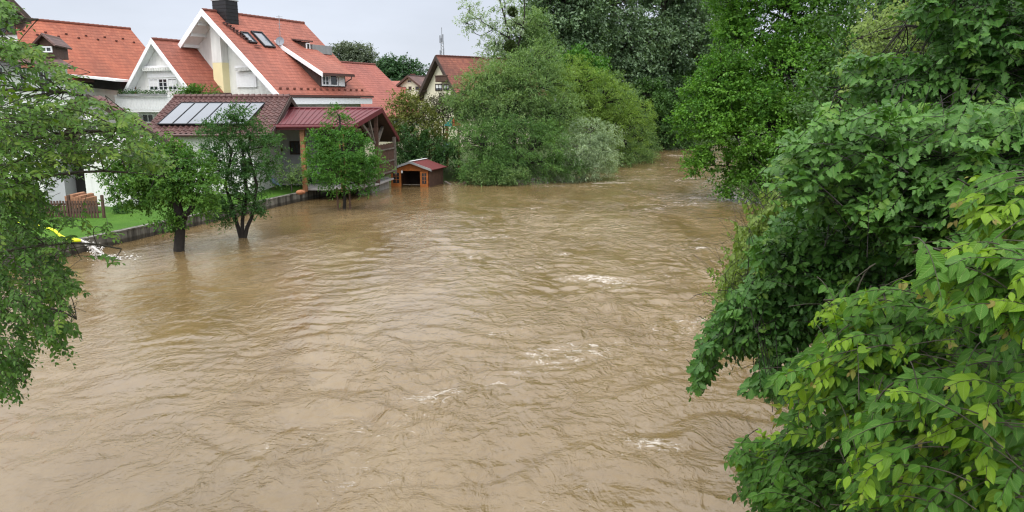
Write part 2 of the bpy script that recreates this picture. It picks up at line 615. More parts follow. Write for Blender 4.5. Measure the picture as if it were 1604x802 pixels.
LM = {}
LM['elm'] = leafmat('elm_leaves', (0.03, 0.098, 0.012), (0.075, 0.19, 0.02), ((0.17, 0.295, 0.018), (0.225, 0.185, 0.05)), 0.34, 0.38, 0.35)
LM['oak'] = leafmat('oak_leaves', (0.03, 0.102, 0.02), (0.09, 0.21, 0.036), ((0.10, 0.20, 0.025), (0.13, 0.22, 0.03)), 0.25, 0.36, 0.15)
LM['birch'] = leafmat('birch_leaves', (0.105, 0.175, 0.03), (0.2, 0.285, 0.062), None, 0.35)
LM['hazel'] = leafmat('hazel_leaves', (0.045, 0.12, 0.018), (0.10, 0.20, 0.03), None, 0.35, 0.45)
LM['hornbeam'] = leafmat('hornbeam_leaves', (0.03, 0.09, 0.013), (0.105, 0.215, 0.03), ((0.12, 0.20, 0.025), (0.15, 0.22, 0.03)), 0.32, 0.42, 0.2)
LM['alder'] = leafmat('alder_leaves', (0.045, 0.138, 0.017), (0.15, 0.315, 0.04), None, 0.32)
LM['poplar'] = leafmat('poplar_leaves', (0.062, 0.12, 0.052), (0.175, 0.27, 0.135), None, 0.25, 0.38, spec=0.5)
LM['willow'] = leafmat('willow_leaves', (0.07, 0.142, 0.044), (0.22, 0.33, 0.118), None, 0.3)
LM['willow_dark'] = leafmat('dark_willow_leaves', (0.038, 0.102, 0.026), (0.155, 0.285, 0.076), None, 0.28)
LM['willow_yellow'] = leafmat('yellow_willow_leaves', (0.085, 0.165, 0.028), (0.225, 0.335, 0.066), None, 0.3)
LM['silver'] = leafmat('silver_willow_leaves', (0.16, 0.235, 0.12), (0.42, 0.52, 0.35), None, 0.25)
LM['fruit'] = leafmat('fruit_tree_leaves', (0.04, 0.118, 0.018), (0.11, 0.225, 0.034), None, 0.3)
LM['fruit_dark'] = leafmat('dark_fruit_leaves', (0.027, 0.088, 0.022), (0.069, 0.156, 0.037), None, 0.3)
LM['young'] = leafmat('young_tree_leaves', (0.04, 0.132, 0.021), (0.109, 0.247, 0.04), None, 0.32)
LM['autumn'] = leafmat('bronze_green_leaves', (0.07, 0.105, 0.022), (0.175, 0.185, 0.045), None, 0.3)
LM['laurel'] = leafmat('laurel_leaves', (0.022, 0.066, 0.017), (0.054, 0.126, 0.029), None, 0.25)
LM['purple'] = leafmat('dark_bronze_leaves', (0.035, 0.038, 0.018), (0.075, 0.07, 0.035), None, 0.25)
LM['far'] = leafmat('far_tree_leaves', (0.036, 0.09, 0.036), (0.066, 0.138, 0.054), None, 0.2)
LM['far_grey'] = leafmat('far_pale_leaves', (0.095, 0.125, 0.080), (0.15, 0.18, 0.12), None, 0.2)
LM['mistletoe'] = leafmat('mistletoe_leaves', (0.040, 0.070, 0.018), (0.070, 0.105, 0.028), None, 0.2)
LM['shade'] = leafmat('shade_leaves', (0.034, 0.086, 0.02), (0.085, 0.175, 0.042), None, 0.25)

# ------------------------------------------------------------------ ground, water
LEFT_WALL = [(-20.0, 13.0), (-15.75, 28.6), (-10.9, 46.0), (-9.6, 50.6)]
RIVER_L = [(-24, -15), (-20.0, 13.0), (-15.75, 28.6), (-10.9, 46.0), (-9.4, 51.0), (-5.0, 52.5), (0, 53.0), (4.5, 58), (8.0, 67), (12.0, 80), (17.5, 91), (28, 98), (42, 108), (70, 116)]
RIVER_R = [(5.0, -15), (5.6, 0), (6.2, 6), (8.0, 16), (12.0, 36), (14.2, 46), (17.5, 60), (22.5, 76), (30, 87), (44, 95), (70, 101)]


def seg_dist(P, poly):
    d = np.full(len(P), 1e9)
    poly = np.asarray(poly, float)
    for a, b in zip(poly[:-1], poly[1:]):
        ab = b - a
        t = np.clip(((P - a) @ ab) / (ab @ ab), 0, 1)
        d = np.minimum(d, np.linalg.norm(P - (a + t[:, None] * ab), axis=1))
    return d


def inside(P, poly):
    poly = np.asarray(poly, float)
    r = np.zeros(len(P), bool)
    n = len(poly)
    for i in range(n):
        a, b = poly[i], poly[(i + 1) % n]
        c = ((a[1] > P[:, 1]) != (b[1] > P[:, 1]))
        xs = (b[0] - a[0]) * (P[:, 1] - a[1]) / (b[1] - a[1] + 1e-12) + a[0]
        r ^= c & (P[:, 0] < xs)
    return r


def grid_mesh(name, xs, ys, zf, mat, attrs=None):
    X, Y = np.meshgrid(xs, ys)
    P = np.stack([X.ravel(), Y.ravel()], 1)
    Z, at_ = zf(P)
    nx, ny = len(xs), len(ys)
    i = np.arange(nx * ny).reshape(ny, nx)
    q = np.stack([i[:-1, :-1], i[:-1, 1:], i[1:, 1:], i[1:, :-1]], -1).reshape(-1, 4)
    return mesh_np(name, np.column_stack([P, Z]), [q], mat, None, at_, True)


def ground_z(P):
    riv = np.array(RIVER_L + RIVER_R[::-1])
    ins = inside(P, riv)
    d = np.minimum(seg_dist(P, RIVER_L), seg_dist(P, RIVER_R))
    z = np.where(ins, -0.25 - np.clip(d, 0, 3) * 0.5, -0.25 + np.clip(d, 0, 2.5) * 0.34 + np.clip(d - 6, 0, 40) * 0.006)
    leftlawn = (P[:, 1] < 52) & ~ins & (P[:, 0] < 0)
    z = np.where(leftlawn, -0.6, z)           # the lawn sheet covers this part
    return z, None


_xs = np.concatenate([np.linspace(-900, -60, 22), np.arange(-56, 60, 1.0), np.linspace(64, 900, 22)])
_ys = np.concatenate([np.linspace(-120, -20, 8), np.arange(-16, 130, 1.0), np.linspace(134, 1800, 26)])
tag(grid_mesh('ground', _xs, _ys, ground_z, M['meadow']), kind='structure')

# a lawn behind the bank wall, level with its top
lb = MB()
_L = np.array([(-24.0, -2.0)] + LEFT_WALL)
for (a, b) in zip(_L[:-1], _L[1:]):
    steps = 14
    for k in range(steps):
        p, q = a + (b - a) * k / steps, a + (b - a) * (k + 1) / steps
        offs = [0.05, 1.5, 4, 8, 14, 30]
        for o0, o1 in zip(offs[:-1], offs[1:]):
            z = lambda o: 0.42 + min(o, 8) * 0.02
            lb.add([(p[0] - o0, p[1], z(o0)), (q[0] - o0, q[1], z(o0)), (q[0] - o1, q[1], z(o1)), (p[0] - o1, p[1], z(o1))][::-1], [(0, 1, 2, 3)])
tag(lb.build('lawn', M['lawn'], None), kind='structure')

# far bank of houses stands on a raised sheet
tag(MB().prism([(-120, 51, -0.6), (-9.7, 51, -0.6), (-8.0, 56, -0.6), (-8, 80, -0.6), (-120, 80, -0.6)], (0, 0, 1.15)).build('garden_ground', M['meadow']), kind='structure')

_wr = np.random.default_rng(5)
_waves = []
for lam, amp, cnt in ((6.5, 0.009, 6), (3.2, 0.006, 8), (1.8, 0.0085, 12), (1.0, 0.0085, 18), (0.55, 0.005, 18)):
    for _ in range(cnt):
        ang = math.radians(104) + _wr.normal(0, 0.85)
        k = 2 * math.pi / (lam * _wr.uniform(0.75, 1.3))
        _waves.append((k * math.cos(ang), k * math.sin(ang), _wr.uniform(0, 6.28), amp * _wr.uniform(0.5, 1.1)))


FOAM = []
for (px_, py_, rx_, ry_, k_) in ((172, 404, 1.1, 0.9, 1.0), (195, 407, 1.2, 0.8, 0.6), (284, 397, 0.40, 0.5, 0.95), (379, 375, 0.45, 0.6, 0.9), (539, 329, 0.55, 0.8, 0.8), (640, 294, 1.8, 0.9, 0.35),
                                 (905, 291, 2.4, 1.0, 0.75), (800, 292, 3.0, 0.8, 0.4), (985, 432, 2.2, 0.6, 0.40), (920, 420, 1.6, 0.6, 0.42), (775, 522, 0.9, 0.4, 0.7), (830, 512, 0.6, 0.4, 0.6), (965, 355, 1.6, 1.2, 0.6),
                                 (1190, 322, 1.8, 1.2, 0.6), (1130, 300, 1.5, 1.0, 0.5), (960, 275, 3.0, 1.2, 0.5), (1010, 690, 0.5, 0.3, 0.55), (1030, 590, 0.5, 0.3, 0.45), (960, 665, 0.4, 0.25, 0.4), (1050, 250, 3.0, 2.0, 0.45)):
    q_ = on_z(px_, py_, 0.0)
    FOAM.append((q_[0], q_[1], rx_, ry_, k_))


def water_z(P):
    x, y = P[:, 0], P[:, 1]
    # the current runs rough down the right half of the river, smoother by the left bank
    mid = -6.0 + y * 0.10
    rough = 1 / (1 + np.exp(-(x - mid + 2.0 * np.sin(y * 0.23) + 1.2 * np.sin(y * 0.61 + x * 0.3)) / 1.8))
    rough = 0.22 + 0.78 * rough
    rough *= 0.78 + 0.22 * np.sin(x * 0.5 + 1.3 * np.sin(y * 0.21)) * np.sin(y * 0.37 + x * 0.21)
    wx = x + 0.55 * np.sin(y * 0.55 + 0.7 * x) + 0.25 * np.sin(1.7 * y - 1.1 * x)
    wy = y + 0.55 * np.sin(x * 0.62 - 0.3 * y) + 0.25 * np.sin(1.9 * x + 0.8 * y)
    z = np.zeros(len(P))
    for kx, ky, ph, a in _waves:
        z += a * (1.9 * np.exp(1.3 * (np.sin(kx * wx + ky * wy + ph) - 1)) - 0.9)
    # foam carried below the jet, round trunks, walls and trailing boughs, and where the current breaks
    foam = np.zeros(len(P))
    for (fx, fy, rx, ry, k) in FOAM:
        foam = np.maximum(foam, k * np.exp(-((x - fx) / rx) ** 2 - ((y - fy) / ry) ** 2))
    return z * rough, {'rough': rough, 'foamy': foam}


_ys = [-8.0]
while _ys[-1] < 128:
    d = max(abs(_ys[-1]), 6.0)
    _ys.append(_ys[-1] + max(0.07, d * d / (5.5 * 747) * 0.85))
_xs = np.concatenate([np.arange(-30, -18, 0.4), np.arange(-18, 16, 0.085), np.arange(16, 72, 0.4)])
tag(grid_mesh('water', _xs, np.array(_ys), water_z, M['water']), kind='structure')


# ------------------------------------------------------------------ vegetation machinery
def leaf_template(kind):
    if kind == 'far':
        v = np.array([(0, 0, 0), (0.45, 0.5, 0.10), (1, 0, -0.05), (0.45, -0.5, 0.10)])
        return v, [np.array([(0, 2, 1), (0, 3, 2)])]
    if kind == 'ovate':
        us = [0, 0.12, 0.34, 0.58, 0.80, 0.93, 1.0]
        ws = [0.02, 0.30, 0.50, 0.46, 0.26, 0.09, 0.0]
    elif kind == 'oak':
        us = list(np.linspace(0, 1, 17))
        ws = [0.02 + 0.5 * (math.sin(math.pi * u ** 1.35) ** 0.8) * (1 + 0.27 * math.sin(2 * math.pi * (4.1 * u - 0.1))) if u < 0.999 else 0.03 for u in us]
    elif kind == 'small':
        us = [0, 0.35, 0.75, 1.0]
        ws = [0.02, 0.5, 0.3, 0.0]
    v = []
    for u, w in zip(us, ws):
        z = -0.32 * u * u
        v += [(u, w, z + 0.16 * w), (u, 0, z - 0.02), (u, -w, z + 0.16 * w)]
    q = []
    for i in range(len(us) - 1):
        a = 3 * i
        q += [(a, a + 1, a + 4, a + 3), (a + 1, a + 2, a + 5, a + 4)]
    return np.array(v), [np.array(q)[:, ::-1]]


def leaf_mesh(name, pos, d, nv, length, width, tint, kind, mat, parent, young=None, smooth=False):
    tv, tf = leaf_template(kind)
    d = nrm(d)
    nv = nv - (nv * d).sum(1, keepdims=True) * d
    nv = nrm(nv)
    s = np.cross(nv, d)
    N, T = len(pos), len(tv)
    L, W = length[:, None, None], width[:, None, None]
    lr_ = np.random.default_rng(N)
    curl = np.ones(N) if kind == 'far' else lr_.normal(1.0, 0.75, N)
    side_k = np.zeros(N) if kind == 'far' else lr_.normal(0, 0.10, N)
    V = (pos[:, None, :] + L * tv[None, :, 0, None] * d[:, None, :] + W * tv[None, :, 1, None] * s[:, None, :]
         + L * (tv[None, :, 2] * curl[:, None])[..., None] * nv[:, None, :]
         + L * (side_k[:, None] * tv[None, :, 0] ** 2)[..., None] * s[:, None, :]).reshape(-1, 3)
    F = [(f[None] + (np.arange(N) * T)[:, None, None]).reshape(-1, f.shape[1]) for f in tf]
    at_ = {'tint': np.repeat(np.clip(tint, 0, 1), T)}
    if young is not None:
        at_['young'] = np.repeat(np.clip(young, 0, 1), T)
    if kind != 'far':
        uv = np.zeros((T, 3))
        uv[:, :2] = tv[:, :2]
        at_['luv'] = np.tile(uv, (N, 1))
    return mesh_np(name, V, F, mat, parent, at_, smooth)


def stems_arrays(P, r):
    """P (M,S,3) polylines, r (M,S): three-sided tapering stems"""
    Mn, S, _ = P.shape
    t = nrm(np.gradient(P, axis=1))
    s = nrm(np.cross(t, np.array([0.31, 0.43, 0.85])))
    u = np.cross(s, t)
    ring = []
    for k in range(3):
        a = 2 * math.pi * k / 3
        ring.append(P + r[..., None] * (math.cos(a) * s + math.sin(a) * u))
    V = np.stack(ring, 2).reshape(-1, 3)
    i = np.arange(Mn * S * 3).reshape(Mn, S, 3)
    q = []
    for k in range(3):
        k2 = (k + 1) % 3
        q.append(np.stack([i[:, :-1, k], i[:, :-1, k2], i[:, 1:, k2], i[:, 1:, k]], -1).reshape(-1, 4))
    return V, np.concatenate(q)


def curve3(a, b, c, n=8):
    """quadratic curve a -> c pulled to b"""
    t = np.linspace(0, 1, n)[:, None]
    return (1 - t) ** 2 * np.asarray(a) + 2 * t * (1 - t) * np.asarray(b) + t * t * np.asarray(c)


def lobe(px, py, Y, rx, ry, rd=None, w=1.0):
    c = at(px, py, Y)
    k = Y / FPX
    return (c, np.array([rx * k, (rd if rd is not None else (rx + ry) / 2) * k, ry * k]), w)


def crown_points(lobes, n_clumps, clump_r, twigs, per_twig, rng, droop=0.15, up=0.35, fill=0.55, flat=1.0):
    areas = np.array([w * (r[0] * r[2] + r[0] * r[1] + r[1] * r[2]) for _, r, w in lobes])
    cnt = np.maximum(1, np.round(n_clumps * areas / areas.sum())).astype(int)
    C, O, CL = [], [], []
    for (c, r, w), k in zip(lobes, cnt):
        u = nrm(rng.normal(size=(k, 3)))
        rad = fill + (1 - fill) * rng.random(k) ** 0.6
        rad *= rng.normal(1.0, 0.07, k)
        C.append(c + u * r * rad[:, None])
        O.append(nrm(nrm(u / r) + np.array([0, 0, up])))
    C, O = np.vstack(C), np.vstack(O)
    n = len(C)
    ct = np.clip(np.repeat(rng.uniform(0.2, 0.8, len(lobes)), cnt) + rng.normal(0, 0.2, n), 0, 1)
    cs = clump_r * rng.uniform(0.65, 1.35, n)
    # twigs
    B = np.repeat(C, twigs, 0) + rng.normal(size=(n * twigs, 3)) * (np.repeat(cs, twigs)[:, None] * 0.28) * np.array([1, 1, 0.7])
    D = nrm(np.repeat(O, twigs, 0) * 0.8 + rng.normal(size=(n * twigs, 3)) * np.array([0.75, 0.75, 0.55 * flat]))
    Lt = np.repeat(cs, twigs) * rng.uniform(0.5, 1.15, n * twigs)
    t = (np.arange(per_twig) + 0.6) / per_twig
    pos = (B[:, None] + D[:, None] * (Lt[:, None] * t)[..., None]).reshape(-1, 3)
    pos[:, 2] -= (droop * Lt[:, None] * t ** 2).ravel()
    pos += rng.normal(size=pos.shape) * clump_r * 0.05
    DD = np.repeat(D, per_twig, 0)
    OO = np.repeat(np.repeat(O, twigs, 0), per_twig, 0)
    tint = np.repeat(np.repeat(ct, twigs), per_twig)
    return C, O, pos, DD, OO, tint


def make_tree(name, label, cat, base, lobes, leafm, barkm, trunk=None, trunk_r=0.2, clumps=200, clump_r=0.6, twigs=6, per_twig=6,
              leaf=0.1, aspect=0.6, droop=0.15, up=0.35, fill=0.55, flat=1.0, seed=1, group=None, limb_share=0.5, leaf_droop=0.2, stems=None, limb_r=0.35, bumps=2, shoots=0.6):
    rng = np.random.default_rng(seed)
    base = np.asarray(base, float)
    root = thing(name, label, cat, base, group)
    if bumps:
        extra = []
        for c, r, w in lobes:
            for _ in range(bumps):
                u_ = nrm(rng.normal(size=3) + np.array([0, -0.35, 0.35]))
                extra.append((c + u_ * r * 0.82, r * rng.uniform(0.30, 0.48), 1.0))
        lobes_all = lobes + extra
    else:
        lobes_all = lobes
    C, O, pos, DD, OO, tint = crown_points(lobes_all, clumps, clump_r, twigs, per_twig, rng, droop, up, fill, flat)
    # long shoots break the outline
    ns = int(clumps * shoots)
    if ns:
        li = rng.integers(0, len(lobes_all), ns)
        u_ = nrm(rng.normal(size=(ns, 3)) + np.array([0, -0.2, 0.45]))
        cc_ = np.array([lobes_all[i][0] for i in li])
        rr_ = np.array([lobes_all[i][1] for i in li])
        B_ = cc_ + u_ * rr_ * 0.85
        D_ = nrm(u_ + np.array([0, 0, 0.55]) + rng.normal(size=(ns, 3)) * 0.35)
        L_ = clump_r * rng.uniform(0.9, 2.3, ns)
        K_ = 12
        t_ = (np.arange(K_) + 0.5) / K_
        p_ = (B_[:, None] + D_[:, None] * (L_[:, None] * t_)[..., None])
        p_[..., 2] -= (0.35 + droop) * L_[:, None] * t_ ** 2 * 0.8
        p_ += rng.normal(size=p_.shape) * leaf * 0.25
        pos = np.vstack([pos, p_.reshape(-1, 3)])
        DD = np.vstack([DD, np.repeat(D_, K_, 0)])
        OO = np.vstack([OO, np.repeat(u_, K_, 0)])
        tint = np.concatenate([tint, np.repeat(np.clip(rng.normal(0.62, 0.2, ns), 0, 1), K_)])
    n = len(pos)
    d = nrm(DD * 0.6 + rng.normal(size=(n, 3)) * 0.6 + np.array([0, 0, -leaf_droop]))
    nv = np.array([0, 0, 0.9]) + OO * 0.55 + rng.normal(size=(n, 3)) * 0.45
    ln = leaf * rng.uniform(0.65, 1.3, n)
    leaf_mesh('crown', pos, d, nv, ln, ln * aspect, 0.06 + 0.88 * tint + rng.normal(0, 0.17, n), 'far', leafm, root)
    # wood: trunk(s), limbs to the lobes, branches to some of the clumps
    mb = MB()
    cen = np.array([c for c, _, _ in lobes])
    if trunk is None:
        top = cen.mean(0)
        trunk = curve3(base, (base + top) / 2 + np.array([0.05 * (top[0] - base[0]), 0, 0.1]), top, 8)
    stems = stems or [(trunk, trunk_r)]
    ends = []
    for pts, r0 in stems:
        pts = np.asarray(pts, float)
        if len(pts) < 6:
            tt = np.linspace(0, len(pts) - 1, 9)
            pts = np.stack([np.interp(tt, np.arange(len(pts)), pts[:, k]) for k in range(3)], 1)
        m_ = len(pts)
        pts[1:-1] += rng.normal(size=(m_ - 2, 3)) * r0 * 0.22
        rr = r0 * np.linspace(1.0, 0.45, m_)
        rr[0] *= 1.2
        mb.tube(pts, rr, 10)
        ends.append(pts)
    allp = np.vstack(ends)
    limbs = []
    for c, r, w in lobes:
        hi = allp[allp[:, 2] < c[2] + 0.3]
        hi = hi if len(hi) else allp[:2]
        a = hi[np.argmin(np.linalg.norm(hi - c, axis=1))]
        mid = (a + c) / 2 + np.array([0, 0, 0.15 * np.linalg.norm(c - a)])
        p = curve3(a, mid, c + np.array([0, 0, 0.3]) * r, 9)
        limbs.append(p[2:])
        mb.tube(p, trunk_r * limb_r * np.linspace(1, 0.3, 9), 6)
    sel = rng.random(len(C)) < limb_share
    if sel.any():
        Cs = C[sel]
        lp_ = np.vstack(limbs)
        src = np.array([lp_[np.argmin(np.linalg.norm((lp_ - c), axis=1) * rng.uniform(0.7, 1.3, len(lp_)))] for c in Cs])
        mid = (src + Cs) / 2 + np.array([0, 0, 0.08]) * np.linalg.norm(Cs - src, axis=1)[:, None]
        t = np.linspace(0, 1, 5)[None, :, None]
        P = (1 - t) ** 2 * src[:, None] + 2 * t * (1 - t) * mid[:, None] + t * t * Cs[:, None]
        V, F = stems_arrays(P, np.tile(trunk_r * 0.16 * np.linspace(1, 0.25, 5), (len(Cs), 1)))
        mb.add(V, [])
        mb.f.setdefault(4, []).extend((F + mb.n - len(V)).tolist())
    mb.build('trunk', barkm, root, smooth=True)
    return root


def sample_poly(poly, n, rng):
    p = np.asarray(poly, float)
    lo, hi = p.min(0), p.max(0)
    out = np.zeros((0, 2))
    while len(out) < n:
        q = lo + rng.random((n * 2, 2)) * (hi - lo)
        out = np.vstack([out, q[inside(q, p)]])
    return out[:n]


def sprays(regions, rng):
    """leafy shoots: returns leaf arrays and stem polylines"""
    A = {k: [] for k in ('pos', 'd', 'n', 'len', 'tint', 'young')}
    SP, SR, heads = [], [], []
    for g in regions:
        n, K = g['n'], g['K']
        px = sample_poly(g['poly'], n, rng)
        d0, d1 = g['depth']
        Y = rng.uniform(d0, d1, n)
        if 'dgrad' in g:
            x0, y0, gx, gy = g['dgrad']
            Y = Y + (px[:, 0] - x0) * gx + (px[:, 1] - y0) * gy
        H = np.array([at(a, b, y) for (a, b), y in zip(px, Y)])
        D = nrm(np.asarray(g['dir'], float) + rng.normal(size=(n, 3)) * np.asarray(g.get('spread', (0.45, 0.45, 0.3))))
        L = g['L'] * rng.uniform(0.6, 1.3, n)
        dr = g.get('droop', 0.35) * rng.uniform(0.5, 1.5, n)
        B = H - D * (L * 0.6)[:, None]

        def pt(t):
            p = B[:, None] + D[:, None] * (L[:, None] * t)[..., None]
            p[..., 2] -= dr[:, None] * L[:, None] * t ** 2
            return p
        t = np.tile((np.arange(K) + 0.8) / K, (n, 1)) + rng.normal(0, 0.25 / K, (n, K))
        t = np.clip(t, 0.05, 1.0)
        pos = pt(t)
        tan = D[:, None] * np.ones((1, K, 1))
        tan = tan.copy()
        tan[..., 2] -= 2 * dr[:, None] * t
        tan = nrm(tan)
        roll = rng.normal(0, 0.45, n)
        upv = nrm(np.stack([np.zeros(n), -0.25 - 0 * roll, np.ones(n)], 1) + rng.normal(size=(n, 3)) * 0.25)
        side = nrm(np.cross(tan, upv[:, None, :]))
        sg = np.where((np.arange(K) % 2) == 0, 1.0, -1.0)[None, :, None]
        last = (np.arange(K) == K - 1)[None, :, None]
        ang = g.get('angle', 0.9)
        d = nrm(tan * math.cos(ang) + side * sg * math.sin(ang) * (1 - last) + tan * last + np.array([0, 0, -g.get('hang', 0.35)])
                + rng.normal(size=(n, K, 3)) * 0.16)
        nv = np.cross(side, tan)
        nv = np.where(nv[..., 2:3] < 0, -nv, nv) + np.array([0, -0.25, 0.15]) + rng.normal(size=(n, K, 3)) * g.get('jitter', 0.28)
        prof = 1.0 - 0.55 * np.clip((t - 0.6) / 0.4, 0, 1) ** 1.5
        ln = g['leaf'] * prof * rng.uniform(0.6, 1.25, (n, K))
        y_on = (rng.random(n) < g.get('young', 0.0)).astype(float) * rng.uniform(0.7, 1.1, n)
        A['pos'].append(pos.reshape(-1, 3))
        A['d'].append(d.reshape(-1, 3))
        A['n'].append(nv.reshape(-1, 3))
        A['len'].append(ln.ravel())
        A['tint'].append((np.clip(g.get('tint', 0.5) + rng.normal(0, 0.16, n), 0, 1)[:, None] + rng.normal(0, 0.13, (n, K))).ravel())
        A['young'].append((y_on[:, None] * (0.30 + 0.72 * t ** 1.3)).ravel())
        ts = np.tile(np.linspace(-0.35, 1, 7), (n, 1))
        SP.append(pt(ts))
        SR.append(np.tile(g.get('stem', 0.0026) * np.linspace(1.25, 0.35, 7), (n, 1)))
        heads.append(pt(ts)[:, 0])
    return {k: np.concatenate(v) for k, v in A.items()}, SP, SR, np.vstack(heads)


def near_tree(name, label, cat, base, trunk, trunk_r, boughs, regions, leafm, barkm, kind, aspect, seed, link=0.3):
    rng = np.random.default_rng(seed)
    root = thing(name, label, cat, base)
    A, SP, SR, heads = sprays(regions, rng)
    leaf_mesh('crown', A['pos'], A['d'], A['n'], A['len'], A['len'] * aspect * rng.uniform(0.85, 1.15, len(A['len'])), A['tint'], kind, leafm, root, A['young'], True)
    mb = MB()
    trunk = np.asarray(trunk, float)
    tt = np.linspace(0, len(trunk) - 1, 12)
    tp = np.stack([np.interp(tt, np.arange(len(trunk)), trunk[:, k]) for k in range(3)], 1)
    mb.tube(tp, trunk_r * np.linspace(1.15, 0.5, 12), 12)
    bp = []
    for (a, b, c, r) in boughs:
        p = curve3(a, b, c, 12)
        mb.tube(p, r * np.linspace(1, 0.22, 12), 7)
        bp.append(p)
    bp = np.vstack(bp)
    V0 = []
    for P, r in zip(SP, SR):
        V, F = stems_arrays(P, r)
        mb.add(V, [])
        mb.f.setdefault(4, []).extend((F + mb.n - len(V)).tolist())
    # side branches from the boughs to the shoots
    sel = rng.random(len(heads)) < link
    Hs = heads[sel]
    src = np.array([bp[np.argmin(np.linalg.norm(bp - h, axis=1) + 0.25 * rng.random(len(bp)))] for h in Hs])
    mid = (src + Hs) / 2 + np.array([0, 0, 0.06]) + rng.normal(size=Hs.shape) * 0.04
    t = np.linspace(0, 1, 6)[None, :, None]
    P = (1 - t) ** 2 * src[:, None] + 2 * t * (1 - t) * mid[:, None] + t * t * Hs[:, None]
    V, F = stems_arrays(P, np.tile(np.linspace(0.006, 0.0035, 6), (len(Hs), 1)))
    mb.add(V, [])
    mb.f.setdefault(4, []).extend((F + mb.n - len(V)).tolist())
    mb.build('trunk', barkm, root, smooth=True)
    return root


# ------------------------------------------------------------------ building machinery
Zu = np.array([0, 0, 1.0])
RIDGE_A = math.radians(27.1)
D = np.array([math.sin(RIDGE_A), math.cos(RIDGE_A), 0])       # along the ridges of the old row, away from the river bend
E = np.array([-math.cos(RIDGE_A), math.sin(RIDGE_A), 0])      # along the gables, towards the left


def slab(name, quad, th, mat, parent, uv_u=None):
    """roof slab; quad = eave a, eave b, ridge b, ridge a; thickness goes down"""
    q = np.asarray(quad, float)
    u = nrm(q[1] - q[0]) if uv_u is None else nrm(uv_u)
    nn = nrm(np.cross(q[1] - q[0], q[3] - q[0]))
    if nn[2] < 0:
        nn = -nn
    v = nrm(np.cross(nn, u))
    if np.dot(v, q[3] - q[0]) < 0:
        v = -v
    uv = np.array([[np.dot(p - q[0], u) + 40, np.dot(p - q[0], v) + 20, 0] for p in q])
    mb = MB()
    lo = q - nn * th
    n = len(q)
    fs = [tuple(range(n)), tuple(range(2 * n - 1, n - 1, -1))] + [(i, n + i, n + (i + 1) % n, (i + 1) % n) for i in range(n)]
    mb.add(np.vstack([q, lo]), fs, np.vstack([uv, uv]))
    return mb.build(name, mat, parent, uv=True)


def window(parent, p, U, N, w, h, frame_m, glass_m=None, fw=0.07, bars=(1, 0), depth=0.07, sill=None, curtain=False, name='window'):
    """window with its lower left corner at p; U runs to the right along the wall, N points out"""
    p, U, N = np.asarray(p, float), nrm(U), nrm(N)
    mb = MB()
    c = lambda a, b, o: p + U * a + Zu * b + N * o
    mb.box(c(fw / 2, h / 2, depth / 2), (fw, depth, h), U, N)
    mb.box(c(w - fw / 2, h / 2, depth / 2), (fw, depth, h), U, N)
    mb.box(c(w / 2, fw / 2, depth / 2), (w - 2 * fw, depth, fw), U, N)
    mb.box(c(w / 2, h - fw / 2, depth / 2), (w - 2 * fw, depth, fw), U, N)
    for i in range(1, bars[0]):
        mb.box(c(w * i / bars[0], h / 2, depth / 2 - 0.006), (fw * 0.8, depth * 0.8, h - 2 * fw), U, N)
    for i in range(1, bars[1]):
        mb.box(c(w / 2, h * i / bars[1], depth / 2 - 0.012), (w - 2 * fw, depth * 0.55, fw * 0.35), U, N)
    f = mb.build(name, frame_m, parent)
    g = MB().box(c(w / 2, h / 2, 0.012), (w - 2 * fw, 0.016, h - 2 * fw), U, N)
    g.build('pane', glass_m or M['glass'], f)
    if curtain:
        cb = MB()
        k = 9
        for i in range(k):
            cb.box(c(fw + (w - 2 * fw) * (i + 0.5) / k, h * 0.62, 0.024 + 0.004 * (i % 2)), ((w - 2 * fw) / k, 0.006, h * 0.58 - fw), U, N)
        cb.build('curtain', M['curtain'], f)
    if sill:
        MB().box(c(w / 2, -0.03, 0.07), (w + 0.12, 0.14, 0.05), U, N).build('sill', sill, f)
    return f


